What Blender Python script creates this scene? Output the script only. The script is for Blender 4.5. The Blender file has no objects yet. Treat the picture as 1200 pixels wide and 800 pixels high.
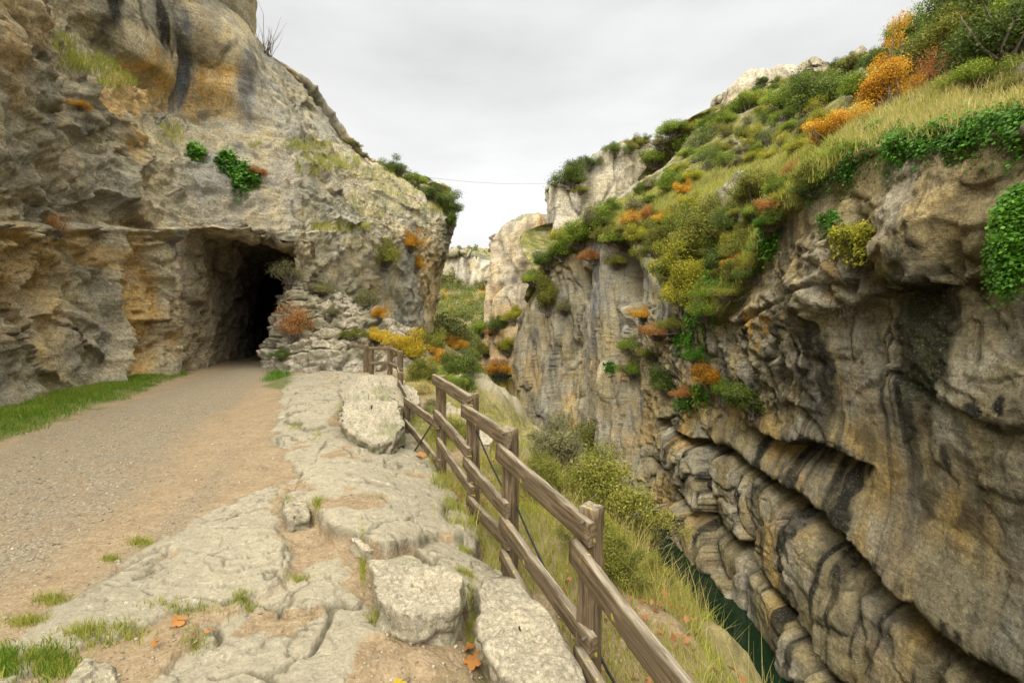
import bpy, math, random
import numpy as np
from concurrent.futures import ThreadPoolExecutor
C = bpy.context.scene
COL = C.collection
F32 = np.float32
FPX, CX, HZ, CAMZ = 567.0, 600.0, 375.0, 1.75      # lens in photo pixels, horizon row, eye height

def P(px, py, d):                                   # photo pixel + distance -> place in the world
    return ((px-CX)/FPX*d, d, CAMZ-(py-HZ)/FPX*d)
def G(px, py, z=0.0):                               # photo pixel on a level z -> ground point
    d = FPX*(CAMZ-z)/(py-HZ)
    return ((px-CX)/FPX*d, d)
def proj(v):
    d = np.maximum(v[:, 1], .05)
    return CX+v[:, 0]/d*FPX, HZ-(v[:, 2]-CAMZ)/d*FPX

# ------------------------------------------------------------------ noise
_r = np.random.RandomState(7)
PERM = _r.permutation(256).astype(np.int32); PERM = np.concatenate([PERM, PERM, PERM])
GR = _r.normal(size=(256, 3)); GR = (GR/np.linalg.norm(GR, axis=1)[:, None]).astype(F32)
JIT = _r.rand(256, 3).astype(F32)
RND = _r.rand(256).astype(F32)
POOL = ThreadPoolExecutor(4)
def par(fn, p):
    n = len(p)
    if n < 40000: return fn(p)
    k = max(4, n//60000)
    return np.concatenate(list(POOL.map(fn, np.array_split(p, k))))
def _perlin(p):
    i = np.floor(p).astype(np.int32); f = (p-i).astype(F32); i &= 255
    u = f*f*f*(f*(f*6-15)+10)
    X, Y, Z = i[:, 0], i[:, 1], i[:, 2]
    def g(a, b, c):
        h = PERM[PERM[PERM[(X+a) & 255]+((Y+b) & 255)]+((Z+c) & 255)]
        gr = GR[h]
        return gr[:, 0]*(f[:, 0]-a)+gr[:, 1]*(f[:, 1]-b)+gr[:, 2]*(f[:, 2]-c)
    ux, uy, uz = u[:, 0], u[:, 1], u[:, 2]
    x00 = g(0,0,0); x00 += ux*(g(1,0,0)-x00)
    x10 = g(0,1,0); x10 += ux*(g(1,1,0)-x10)
    x01 = g(0,0,1); x01 += ux*(g(1,0,1)-x01)
    x11 = g(0,1,1); x11 += ux*(g(1,1,1)-x11)
    x00 += uy*(x10-x00); x01 += uy*(x11-x01)
    return (x00+uz*(x01-x00))*1.5
def noise(p, s=1.0, seed=0):
    p = np.asarray(p, F32)*np.asarray(s, F32)+F32(seed*17.31)
    return par(_perlin, p)
def fbm(p, s=1.0, o=4, seed=0, gain=.5, ridge=False):
    p = np.asarray(p, F32)*np.asarray(s, F32)+F32(seed*13.7)
    def fn(q):
        a, t = 1.0, 0
        for k in range(o):
            n = _perlin(q)
            t = t+a*((1-np.abs(n)*2) if ridge else n)
            a *= gain; q = q*F32(2.03)+F32(5.1)
        return t
    return par(fn, p)
def worley(p, s=1.0, seed=0):
    """columns: F1, F2, cell random, tilt (dot of offset with a per-cell random vector)"""
    p = np.asarray(p, F32)*np.asarray(s, F32)+F32(seed*11.9)
    def fn(q):
        i = np.floor(q).astype(np.int32); f = (q-i).astype(F32); n = len(q)
        F1 = np.full(n, 9, F32); F2 = np.full(n, 9, F32); R = np.zeros(n, F32); T = np.zeros(n, F32)
        for a in (-1, 0, 1):
            for b in (-1, 0, 1):
                for c in (-1, 0, 1):
                    h = PERM[PERM[PERM[(i[:, 0]+a) & 255]+((i[:, 1]+b) & 255)]+((i[:, 2]+c) & 255)]
                    d = f-(JIT[h]+np.array([a, b, c], F32))
                    D = np.sqrt((d*d).sum(1))
                    m = D < F1
                    F2 = np.where(m, F1, np.minimum(F2, D))
                    F1 = np.where(m, D, F1)
                    R = np.where(m, RND[h], R)
                    T = np.where(m, (d*GR[h]).sum(1), T)
        return np.stack([F1, F2, R, T], 1)
    return par(fn, p)
def sstep(a, b, x):
    t = np.clip((x-a)/(b-a), 0, 1); return t*t*(3-2*t)

# ------------------------------------------------------------------ mesh helpers
def link(me, name, mat=None, parent=None, smooth=True):
    o = bpy.data.objects.new(name, me); COL.objects.link(o)
    if mat is not None and not me.materials: me.materials.append(mat)
    if parent is not None: o.parent = parent
    return o
def np_mesh(name, V, Q, smooth=True, attrs=None):
    """V (n,3); Q (m,k) faces of equal size"""
    V = np.ascontiguousarray(V, F32); Q = np.ascontiguousarray(Q, np.int32)
    me = bpy.data.meshes.new(name); m, k = Q.shape
    me.vertices.add(len(V)); me.vertices.foreach_set('co', V.ravel())
    me.loops.add(m*k); me.loops.foreach_set('vertex_index', Q.ravel())
    me.polygons.add(m); me.polygons.foreach_set('loop_start', np.arange(0, m*k, k, dtype=np.int32))
    if smooth: me.polygons.foreach_set('use_smooth', np.ones(m, bool))
    me.update(calc_edges=True)
    for an, a in (attrs or {}).items():
        a = np.asarray(a, F32)
        if a.ndim == 1:
            at = me.attributes.new(an, 'FLOAT', 'POINT'); at.data.foreach_set('value', np.ascontiguousarray(a))
        else:
            at = me.attributes.new(an, 'FLOAT_COLOR', 'POINT')
            c = np.ones((len(V), 4), F32); c[:, :a.shape[1]] = a
            at.data.foreach_set('color', c.ravel())
    return me
def grid_faces(nu, nv, flip=False):
    a = (np.arange(nu-1)[:, None]*nv+np.arange(nv-1)[None]).ravel()
    q = np.stack([a, a+nv, a+nv+1, a+1], 1)
    return q[:, ::-1] if flip else q
def tag(o, label=None, cat=None, group=None, kind=None):
    if label: o['label'] = label
    if cat: o['category'] = cat
    if group: o['group'] = group
    if kind: o['kind'] = kind
    return o
def empty(name, loc, label=None, cat=None, group=None):
    o = bpy.data.objects.new(name, None); COL.objects.link(o); o.location = loc; o.empty_display_size = .2
    return tag(o, label, cat, group)
def cr(P0, P1, P2, P3, t):
    t = t[:, None]
    return .5*((2*P1)+(-P0+P2)*t+(2*P0-5*P1+4*P2-P3)*t*t+(-P0+3*P1-3*P2+P3)*t**3)
def spline_pos(n, counts):
    """sample positions (in control index units)"""
    out = []
    for i, c in enumerate(counts): out.append(i+np.arange(c)/c)
    out.append(np.array([n-1.0])); return np.concatenate(out)
def cr_axis(A, pos):
    n = A.shape[0]; i = np.clip(np.floor(pos).astype(int), 0, n-2); t = (pos-i).reshape((-1,)+(1,)*(A.ndim-1))
    g = lambda k: A[np.clip(k, 0, n-1)]
    P0, P1, P2, P3 = g(i-1), g(i), g(i+1), g(i+2)
    return .5*((2*P1)+(-P0+P2)*t+(2*P0-5*P1+4*P2-P3)*t*t+(-P0+3*P1-3*P2+P3)*t**3)
POS = [None, None]
def resample(ctrl, px=1.4, cap=(900, 900), mind=7.0):
    """control net (nu,nv,3) -> dense net, about px photo pixels per cell"""
    A = np.array(ctrl, float)
    def counts(A):
        seg = np.linalg.norm(np.diff(A, axis=0), axis=2)
        mid = (A[1:]+A[:-1])/2
        d = np.maximum(np.linalg.norm(mid-np.array([0, 0, CAMZ]), axis=2), mind)
        vis = np.where(mid[..., 1] > 1, 1.0, .25)
        return np.maximum(2, np.ceil((seg/d*FPX*vis).mean(1)/px)).astype(int)
    cu, cv = counts(A), counts(A.transpose(1, 0, 2))
    for c, m in ((cu, cap[0]), (cv, cap[1])):
        if c.sum() > m: c[:] = np.maximum(2, (c*m/c.sum()).astype(int))
    POS[:] = [spline_pos(A.shape[0], cu), spline_pos(A.shape[1], cv)]
    B = cr_axis(A, spline_pos(A.shape[0], cu))
    B = cr_axis(B.transpose(1, 0, 2), spline_pos(A.shape[1], cv)).transpose(1, 0, 2)
    return B
def net_normals(B):
    du = np.gradient(B, axis=0); dv = np.gradient(B, axis=1)
    n = np.cross(du, dv); n /= np.linalg.norm(n, axis=2)[..., None]+1e-9
    return n
def tubes(paths, seg=6):
    """list of (points, radii) -> V, Q of one mesh of tapered tubes (numpy)"""
    VV, QQ, off = [], [], 0
    for pts, rad in paths:
        pts = np.asarray(pts, float); n = len(pts)
        t = np.gradient(pts, axis=0); t /= np.linalg.norm(t, axis=1)[:, None]+1e-9
        ref = np.where(np.abs(t[:, 2:3]) > .9, [[1.0, 0, 0]], [[0, 0, 1.0]])
        a = np.cross(t, ref); a /= np.linalg.norm(a, axis=1)[:, None]+1e-9
        b = np.cross(t, a)
        an = np.arange(seg)*2*math.pi/seg
        r = np.asarray(rad, float)[:, None, None]
        ring = pts[:, None]+r*(a[:, None]*np.cos(an)[None, :, None]+b[:, None]*np.sin(an)[None, :, None])
        VV.append(ring.reshape(-1, 3))
        i = np.arange(n-1)[:, None]*seg; j = np.arange(seg)[None]; k = (j+1) % seg
        QQ.append(np.stack([i+j, i+k, i+seg+k, i+seg+j], -1).reshape(-1, 4)+off)
        off += n*seg
    return np.concatenate(VV), np.concatenate(QQ)

# ------------------------------------------------------------------ materials
class N:
    def __init__(s, name):
        s.m = bpy.data.materials.new(name); s.m.use_nodes = True
        s.t = s.m.node_tree; s.b = s.t.nodes['Principled BSDF']
        s.out = s.t.nodes['Material Output']
    def n(s, typ, **kw):
        x = s.t.nodes.new(typ)
        for k, v in kw.items():
            if k.startswith('i_'):
                key = k[2:]; key = int(key) if key.isdigit() else key.replace('_', ' ')
                x.inputs[key].default_value = v
            else: setattr(x, k, v)
        return x
    def l(s, a, b): s.t.links.new(a, b)
    def tex(s, scale, detail=4, rough=.55, vec=None, dist=0.0):
        x = s.n('ShaderNodeTexNoise'); x.inputs['Scale'].default_value = scale
        x.inputs['Detail'].default_value = detail; x.inputs['Roughness'].default_value = rough
        x.inputs['Distortion'].default_value = dist
        if vec is not None: s.l(vec, x.inputs['Vector'])
        return x.outputs['Fac']
    def vor(s, scale, feature='F1', vec=None, rnd=1.0):
        x = s.n('ShaderNodeTexVoronoi', feature=feature); x.inputs['Scale'].default_value = scale
        x.inputs['Randomness'].default_value = rnd
        if vec is not None: s.l(vec, x.inputs['Vector'])
        return x
    def ramp(s, fac, stops, interp='LINEAR'):
        x = s.n('ShaderNodeValToRGB'); r = x.color_ramp; r.interpolation = interp
        while len(r.elements) < len(stops): r.elements.new(.5)
        for e, (p, c) in zip(r.elements, stops):
            e.position = p; e.color = (c, c, c, 1) if not hasattr(c, '__len__') else (*c, 1)
        s.l(fac, x.inputs['Fac']); return x.outputs['Color']
    def mix(s, fac, a, b, mode='MIX'):
        x = s.n('ShaderNodeMix', data_type='RGBA', blend_type=mode)
        for v, k in ((fac, 0), (a, 6), (b, 7)):
            if hasattr(v, 'is_linked'): s.l(v, x.inputs[k])
            elif hasattr(v, '__len__'): x.inputs[k].default_value = (*v, 1)
            else: x.inputs[k].default_value = v if k == 0 else (v, v, v, 1)
        return x.outputs[2]
    def math(s, op, a, b=None, clamp=False):
        x = s.n('ShaderNodeMath', operation=op, use_clamp=clamp)
        for v, k in ((a, 0), (b, 1)):
            if v is None: continue
            if hasattr(v, 'is_linked'): s.l(v, x.inputs[k])
            else: x.inputs[k].default_value = v
        return x.outputs[0]
    def attr(s, name):
        x = s.n('ShaderNodeAttribute', attribute_name=name); return x
    def rgb(s, col):
        x = s.n('ShaderNodeSeparateColor'); s.l(col, x.inputs[0]); return x.outputs
    def pos(s):
        return s.n('ShaderNodeTexCoord').outputs['Object']
    def map(s, vec, scale):
        x = s.n('ShaderNodeMapping'); x.inputs['Scale'].default_value = scale; s.l(vec, x.inputs['Vector']); return x.outputs[0]
    def bump(s, h, strength, dist, prev=None):
        x = s.n('ShaderNodeBump'); x.inputs['Strength'].default_value = strength; x.inputs['Distance'].default_value = dist
        s.l(h, x.inputs['Height'])
        if prev is not None: s.l(prev, x.inputs['Normal'])
        return x.outputs[0]
    def done(s, col=None, rough=.9, nrm=None, spec=.25):
        if col is not None: s.l(col, s.b.inputs['Base Color'])
        if hasattr(rough, 'is_linked'): s.l(rough, s.b.inputs['Roughness'])
        else: s.b.inputs['Roughness'].default_value = rough
        s.b.inputs['Specular IOR Level'].default_value = spec
        if nrm is not None: s.l(nrm, s.b.inputs['Normal'])
        return s.m

def rock_mat(name, grey, tan, ochre, k=1.0, bump=1.0, streaky=.5, band=.5):
    """limestone; masks mA = (ochre, dark stain and painted tunnel shade, moss), mB = (pale, blue grey, orange lichen)"""
    s = N(name); p = s.pos()
    A = s.rgb(s.attr('mA').outputs['Color']); B = s.rgb(s.attr('mB').outputs['Color'])
    big = s.tex(.55*k, 5, .6, p, .6); mid = s.tex(2.3*k, 6, .65, p, .3); fine = s.tex(11*k, 6, .7, p); grit = s.tex(46*k, 4, .7, p)
    st = s.tex(1.0, 5, .6, s.map(p, (2.2*k, 2.2*k, .25*k)), .4)
    base = s.mix(s.ramp(big, [(.38, 0.0), (.62, 1.0)]), grey, tan)
    base = s.mix(s.math('MULTIPLY', s.ramp(mid, [(.5, 0.0), (.7, 1.0)]), .55), base, tuple(c*.62 for c in grey))
    f_o = s.math('MULTIPLY', A[0], s.ramp(s.math('ADD', mid, s.math('MULTIPLY', st, .6)), [(.55, .25), (.95, 1.0)]))
    base = s.mix(f_o, base, ochre)
    base = s.mix(s.math('MULTIPLY', B[0], s.ramp(fine, [(.3, .45), (.65, 1.0)])), base, (.56, .52, .43))
    base = s.mix(s.math('MULTIPLY', B[1], s.ramp(st, [(.35, .4), (.6, 1.0)])), base, (.21, .23, .26))
    # water streaks
    stk = s.math('MULTIPLY', s.ramp(st, [(.5, 0.0), (.68, 1.0)]), streaky)
    base = s.mix(s.math('MULTIPLY', stk, .55), base, (.085, .08, .065))
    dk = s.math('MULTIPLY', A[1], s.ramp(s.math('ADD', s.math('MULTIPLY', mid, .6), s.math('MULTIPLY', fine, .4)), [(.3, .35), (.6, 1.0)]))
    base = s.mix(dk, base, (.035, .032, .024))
    ms = s.math('MULTIPLY', A[2], s.ramp(fine, [(.4, .15), (.62, 1.0)]))
    base = s.mix(ms, base, (.11, .13, .035))
    base = s.mix(s.math('MULTIPLY', B[2], s.ramp(fine, [(.42, 0.0), (.58, 1.0)])), base, (.55, .30, .045))
    # lichen speckle: pale and black
    sp = s.tex(19*k, 3, .6, p, 1.0)
    base = s.mix(s.math('MULTIPLY', s.ramp(sp, [(.60, 0.0), (.68, 1.0)]), .45), base, (.55, .53, .46))
    sp2 = s.tex(27*k, 3, .65, s.map(p, (1, 1, .6)), 1.0)
    base = s.mix(s.math('MULTIPLY', s.ramp(sp2, [(.58, 0.0), (.66, 1.0)]), .5), base, (.07, .065, .055))
    bd = s.tex(1.6*k, 6, .68, s.map(p, (.55, .55, 5.5)), .8)
    base = s.mix(band, base, s.mix(1.0, base, s.ramp(bd, [(.3, .52), (.5, 1.0), (.7, 1.3)]), 'MULTIPLY'))
    var = s.math('MULTIPLY', s.ramp(fine, [(.28, .5), (.5, .95), (.72, 1.4)]), s.ramp(grit, [(.28, .62), (.72, 1.35)]))
    base = s.mix(1.0, base, var, 'MULTIPLY')
    vc = s.vor(1.9*k, 'DISTANCE_TO_EDGE', s.map(p, (1, 1, 1.5)))
    wob = s.ramp(vc.outputs['Distance'], [(0.0, 0.0), (.045, 1.0)])
    h = s.math('ADD', s.math('MULTIPLY', mid, .5), s.math('ADD', s.math('MULTIPLY', fine, .35), s.math('MULTIPLY', grit, .12)))
    h = s.math('ADD', h, s.math('MULTIPLY', bd, .8*band))
    nb = s.bump(h, .85*bump, .16/k)
    nb = s.bump(s.math('ADD', grit, s.math('MULTIPLY', fine, 1.5)), .5*bump, .03/k, nb)
    return s.done(base, .92, nb, .2)

def leaf_mat(name, cols, trans=.35, rough=.6, spots=None):
    """leaf colours run over the per-leaf random attribute lv"""
    s = N(name)
    a = s.attr('lv').outputs['Fac']
    oi = s.n('ShaderNodeObjectInfo').outputs['Random']
    f = s.math('ADD', a, s.math('MULTIPLY', s.math('SUBTRACT', oi, .5), .25), True)
    n = len(cols)
    c = s.ramp(f, [(i/(n-1), cc) for i, cc in enumerate(cols)])
    s.l(c, s.b.inputs['Base Color']); s.b.inputs['Roughness'].default_value = rough
    s.b.inputs['Specular IOR Level'].default_value = .25
    tr = s.n('ShaderNodeBsdfTranslucent'); s.l(c, tr.inputs['Color'])
    mx = s.n('ShaderNodeMixShader'); mx.inputs[0].default_value = trans
    s.l(s.b.outputs[0], mx.inputs[1]); s.l(tr.outputs[0], mx.inputs[2]); s.l(mx.outputs[0], s.out.inputs['Surface'])
    return s.m

ROCK_L = rock_mat('limestone_tan', (.455, .42, .315), (.60, .495, .295), (.76, .475, .15), 1.0, 1.1, .3, .45)
ROCK_R = rock_mat('limestone_dark', (.375, .33, .215), (.48, .39, .205), (.64, .41, .11), 1.0, 1.1, 1.0, .5)
ROCK_F = rock_mat('limestone_far', (.44, .41, .32), (.52, .45, .30), (.66, .45, .21), .35, .9, .6, .5)
ROCK_P = rock_mat('limestone_pale', (.29, .255, .185), (.34, .295, .21), (.5, .36, .2), 3.0, .55, 0.0, .3)

MAT = {
 'dark':   leaf_mat('leaf_dark_green', [(.030,.050,.010), (.070,.110,.018), (.13,.18,.028), (.21,.25,.05)]),
 'green':  leaf_mat('leaf_green', [(.055,.095,.010), (.125,.19,.018), (.215,.285,.028), (.34,.37,.055)]),
 'lime':   leaf_mat('leaf_yellow_green', [(.13,.14,.014), (.26,.26,.022), (.38,.36,.035), (.50,.44,.05)]),
 'olive':  leaf_mat('leaf_olive', [(.075,.085,.016), (.155,.165,.026), (.245,.245,.038), (.34,.31,.06)]),
 'amber':  leaf_mat('leaf_amber', [(.18,.10,.014), (.44,.21,.018), (.64,.35,.03), (.70,.50,.07)], .4),
 'yellow': leaf_mat('leaf_yellow', [(.20,.18,.016), (.42,.33,.022), (.58,.42,.03), (.68,.40,.04)], .4),
 'russet': leaf_mat('leaf_russet', [(.19,.075,.028), (.34,.14,.036), (.46,.22,.06), (.40,.25,.11)], .35),
 'litter': leaf_mat('leaf_litter_brown', [(.09,.045,.02), (.20,.085,.03), (.30,.125,.04), (.26,.16,.08)], .2),
 'grey':   leaf_mat('leaf_grey_green', [(.09,.095,.04), (.17,.17,.07), (.25,.235,.105), (.32,.28,.14)]),
 'ivy':    leaf_mat('leaf_ivy', [(.022,.065,.006), (.055,.16,.010), (.10,.26,.018), (.18,.36,.03)], .3, .42),
 'grass':  leaf_mat('blade_green', [(.04,.11,.010), (.08,.20,.012), (.14,.28,.02), (.22,.33,.04)], .35),
 'straw':  leaf_mat('blade_straw', [(.24,.195,.06), (.40,.33,.11), (.52,.43,.17), (.60,.50,.24)], .35),
 'meadow': leaf_mat('blade_meadow', [(.14,.17,.02), (.25,.28,.04), (.36,.36,.07), (.48,.42,.13)], .35),
 'far':    leaf_mat('leaf_far_wood', [(.055,.075,.024), (.10,.125,.034), (.16,.18,.05), (.32,.24,.06)], .25),
}
def bark_mat():
    s = N('bark'); p = s.pos()
    c = s.ramp(s.tex(9, 5, .6, p), [(.3, (.07,.055,.04)), (.7, (.20,.17,.13))])
    return s.done(c, .9)
BARK = bark_mat()

def ground_mat():
    """mA = (rock, grey gravel, green), mB = (hillside, wet bed, crack)"""
    s = N('ground_surface'); p = s.pos()
    A = s.rgb(s.attr('mA').outputs['Color']); B = s.rgb(s.attr('mB').outputs['Color'])
    big = s.tex(.7, 5, .6, p); mid = s.tex(3.2, 6, .65, p, .4); fine = s.tex(16, 6, .7, p); grit = s.tex(70, 4, .75, p)
    v = s.vor(62, 'F1', p); v2 = s.vor(44, 'F1', p)
    # brown compacted earth with grit
    soil = s.mix(s.ramp(mid, [(.3, 0.0), (.7, 1.0)]), (.20, .142, .082), (.29, .215, .13))
    soil = s.mix(s.math('MULTIPLY', s.ramp(v.outputs['Color'], [(.5, 0.0), (.8, 1.0)]), .45), soil, (.34, .285, .20))
    grav = s.mix(s.ramp(v2.outputs['Color'], [(.2, 0.0), (.8, 1.0)]), (.185, .16, .115), (.30, .268, .20))
    grav = s.mix(s.ramp(v2.outputs['Distance'], [(.35, 0.0), (.7, .8)]), grav, (.12, .10, .075))
    gm = s.math('MULTIPLY', A[1], s.ramp(s.math('ADD', s.math('MULTIPLY', mid, .7), s.math('MULTIPLY', fine, .5)), [(.45, .15), (.7, 1.0)]))
    col = s.mix(gm, soil, grav)
    # bare limestone plates
    rk = s.mix(s.ramp(big, [(.35, 0.0), (.65, 1.0)]), (.26, .234, .172), (.32, .283, .205))
    rk = s.mix(s.math('MULTIPLY', s.ramp(mid, [(.5, 0.0), (.72, 1.0)]), .5), rk, (.27, .25, .195))
    sp = s.tex(24, 4, .65, p, 1.2)
    rk = s.mix(s.math('MULTIPLY', s.ramp(sp, [(.57, 0.0), (.66, 1.0)]), .55), rk, (.22, .205, .165))
    rk = s.mix(s.math('MULTIPLY', s.ramp(s.tex(13, 4, .6, p, 1.5), [(.6, 0.0), (.7, 1.0)]), .6), rk, (.47, .43, .33))
    rk = s.mix(B[2], rk, (.09, .08, .05))
    col = s.mix(s.math('MULTIPLY', A[0], s.ramp(s.math('ADD', A[0], s.math('MULTIPLY', fine, .6)), [(.6, 0.0), (.95, 1.0)])), col, rk)
    hill = s.mix(s.ramp(mid, [(.3, 0.0), (.7, 1.0)]), (.10, .10, .035), (.26, .21, .10))
    col = s.mix(B[0], col, hill)
    col = s.mix(s.math('MULTIPLY', A[2], s.ramp(fine, [(.35, .3), (.6, 1.0)])), col, (.07, .10, .022))
    col = s.mix(B[1], col, (.045, .05, .03))
    col = s.mix(1.0, col, s.math('MULTIPLY', s.ramp(fine, [(.25, .75), (.75, 1.2)]), s.ramp(grit, [(.25, .78), (.75, 1.2)])), 'MULTIPLY')
    h = s.math('ADD', s.math('MULTIPLY', fine, .6), s.math('ADD', s.math('MULTIPLY', grit, .3), s.math('MULTIPLY', v2.outputs['Distance'], -.25)))
    nb = s.bump(h, .8, .03)
    nb = s.bump(mid, .35, .10, nb)
    return s.done(col, .93, nb, .2)
GROUND_M = ground_mat()

def hill_mat():
    s = N('hillside_turf'); p = s.pos()
    A = s.rgb(s.attr('mA').outputs['Color'])
    mid = s.tex(.9, 6, .65, p, .5); fine = s.tex(7, 6, .7, p); grit = s.tex(30, 4, .7, p)
    c = s.ramp(mid, [(.28, (.05,.065,.018)), (.45, (.12,.125,.035)), (.6, (.23,.20,.085)), (.75, (.34,.28,.14))])
    rk = s.ramp(fine, [(.3, (.17,.15,.115)), (.6, (.36,.325,.26)), (.8, (.48,.45,.37))])
    c = s.mix(A[0], c, rk)
    c = s.mix(1.0, c, s.math('MULTIPLY', s.ramp(fine, [(.25, .6), (.75, 1.3)]), s.ramp(grit, [(.25, .7), (.75, 1.25)])), 'MULTIPLY')
    nb = s.bump(s.math('ADD', fine, s.math('MULTIPLY', grit, .4)), .9, .12)
    return s.done(c, .95, nb, .1)
HILL_M = hill_mat()

def wood_mat():
    s = N('weathered_wood'); p = s.pos()      # object coordinates: grain runs along local X
    q = s.map(p, (3, 38, 38))
    g = s.tex(1.0, 6, .65, q, .6); f = s.tex(6, 4, .6, s.map(p, (2, 30, 30)), .3); big = s.tex(2.3, 3, .5, p)
    c = s.ramp(g, [(.30, (.028,.020,.012)), (.46, (.105,.074,.042)), (.6, (.195,.145,.088)), (.78, (.33,.275,.20))])
    c = s.mix(s.math('MULTIPLY', s.ramp(big, [(.45, 0.0), (.65, 1.0)]), .6), c, (.13, .10, .06))
    nz = s.n('ShaderNodeNewGeometry').outputs['Normal']
    up = s.n('ShaderNodeSeparateXYZ'); s.l(nz, up.inputs[0])
    t = s.math('MULTIPLY', s.ramp(up.outputs[2], [(.6, 0.0), (.9, 1.0)]), .6)   # upper faces bleached by weather
    c = s.mix(t, c, s.ramp(g, [(.32, (.07,.058,.042)), (.5, (.27,.235,.18)), (.7, (.45,.41,.335))]))
    ly = s.ramp(s.tex(11, 3, .5, p, .8), [(.70, 0.0), (.74, 1.0)])
    c = s.mix(s.math('MULTIPLY', ly, .8), c, (.48, .38, .05))
    nb = s.bump(s.math('ADD', g, s.math('MULTIPLY', f, .3)), .9, .012)
    return s.done(c, .88, nb, .2)
WOOD = wood_mat()
def plain(name, col, rough=.6, metal=0.0):
    s = N(name); p = s.pos()
    c = s.ramp(s.tex(20, 4, .6, p), [(.3, tuple(x*.75 for x in col)), (.7, tuple(min(1, x*1.2) for x in col))])
    s.b.inputs['Metallic'].default_value = metal
    return s.done(c, rough)
RUBBER = plain('black_rubber', (.018, .018, .018), .55)
STEEL = plain('dull_steel', (.10, .085, .07), .7, .3)

def water_mat():
    s = N('river_water'); p = s.pos()
    s.b.inputs['Base Color'].default_value = (.006, .018, .008, 1)
    h = s.tex(1.3, 4, .5, s.map(p, (1, .6, 1)), .5)
    nb = s.bump(h, .12, .12)
    m = s.done(None, .06, nb, .5); s.b.inputs['IOR'].default_value = 1.33
    return m
WATER = water_mat()

# ================================================================== GROUND
def poly_sd(x, y, poly):
    """signed distance, positive inside"""
    P0 = np.array(poly, float); P1 = np.roll(P0, -1, 0)
    best = np.full(len(x), 1e9); ins = np.zeros(len(x), bool)
    for (ax, ay), (bx, by) in zip(P0, P1):
        ex, ey = bx-ax, by-ay
        t = np.clip(((x-ax)*ex+(y-ay)*ey)/(ex*ex+ey*ey+1e-12), 0, 1)
        best = np.minimum(best, (x-ax-t*ex)**2+(y-ay-t*ey)**2)
        c = ((ay > y) != (by > y)) & (x < (bx-ax)*(y-ay)/(by-ay+1e-12)+ax)
        ins ^= c
    d = np.sqrt(best); return np.where(ins, d, -d)
def gp(pts, z=.1): return [G(a, b, z) for a, b in pts]
PLATES = [   # outline in photo pixels on the level given, top level, edge sharpness
 (gp([(335,440),(330,470),(322,490),(320,508),(338,530),(350,548),(385,530),(420,508),(474,512),(492,500),(500,480),(478,450),(455,440),(420,436),(380,434)], .05), .05, .09),
 (gp([(350,455),(395,447),(402,470),(398,490),(360,502),(335,486),(338,470)], .12), .12, .04),
 (gp([(0,748),(50,710),(100,680),(175,635),(240,595),(280,575),(345,555),(372,548),(372,570),(352,592),(326,606),(322,626),(342,645),(338,658),(325,668),(290,690),(200,702),(135,738),(100,745),(10,785),(-120,860),(-160,800)], .05), .05, .07),
 (gp([(180,802),(240,735),(252,718),(292,700),(340,668),(390,648),(410,682),(440,705),(470,748),(474,772),(440,800),(430,900),(60,940),(120,850)], .0), .005, .05),
 (gp([(345,568),(372,528),(400,500),(440,498),(480,508),(505,515),(532,545),(556,585),(556,602),(515,606),(510,617),(455,632),(405,617),(375,602),(352,588)], .13), .14, .022),
 (gp([(485,634),(515,610),(556,604),(600,650),(606,668),(556,673),(518,652)], .08), .09, .02),
 (gp([(555,675),(606,668),(650,735),(690,800),(720,860),(600,830),(590,770),(568,720)], .0), .02, .02),
 (gp([(482,770),(520,752),(540,800),(520,830),(470,830)], -.04), -.03, .05),
]
SOIL_Z = -.05
EDGE_Y = [-12, -5, 0, 2, 3, 4, 5, 6.3, 8.3, 11, 14, 17, 22, 30, 38, 50, 70, 100, 140]
EDGE_X = [4.5, 3.4, 2.1, 1.25, .85, .5, .15, -.3, -1.1, -1.8, -2.6, -3.1, -4.0, -4.8, -5.2, -6.5, -9, -14, -20]
FENCE = [(.443, 2.7), (-.007, 3.9), (-.397, 5.0), (-.93, 6.3), (-1.8, 8.3), (-2.5, 11), (-3.3, 14), (-3.95, 15.6), (-4.55, 15.6), (-5.5, 17)]
VERGE = [(-7.5,-6),(-7.6,3),(-7.5,7.09)]+[G(a, b) for a, b in ((60,495),(120,475),(180,452),(222,437),(150,434),(0,455))]+[(-12,7),(-12,-6)]
GREY_LINE = [(-3.9,-4),(-4.2,2),(-4.75,4.4),(-6.35,7.9),(-8.3,14.5),(-9.8,20),(-10.6,26)]
def seg_dist(x, y, line):
    best = np.full(len(x), 1e9)
    for (ax, ay), (bx, by) in zip(line[:-1], line[1:]):
        ex, ey = bx-ax, by-ay
        t = np.clip(((x-ax)*ex+(y-ay)*ey)/(ex*ex+ey*ey), 0, 1)
        best = np.minimum(best, (x-ax-t*ex)**2+(y-ay-t*ey)**2)
    return np.sqrt(best)
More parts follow.
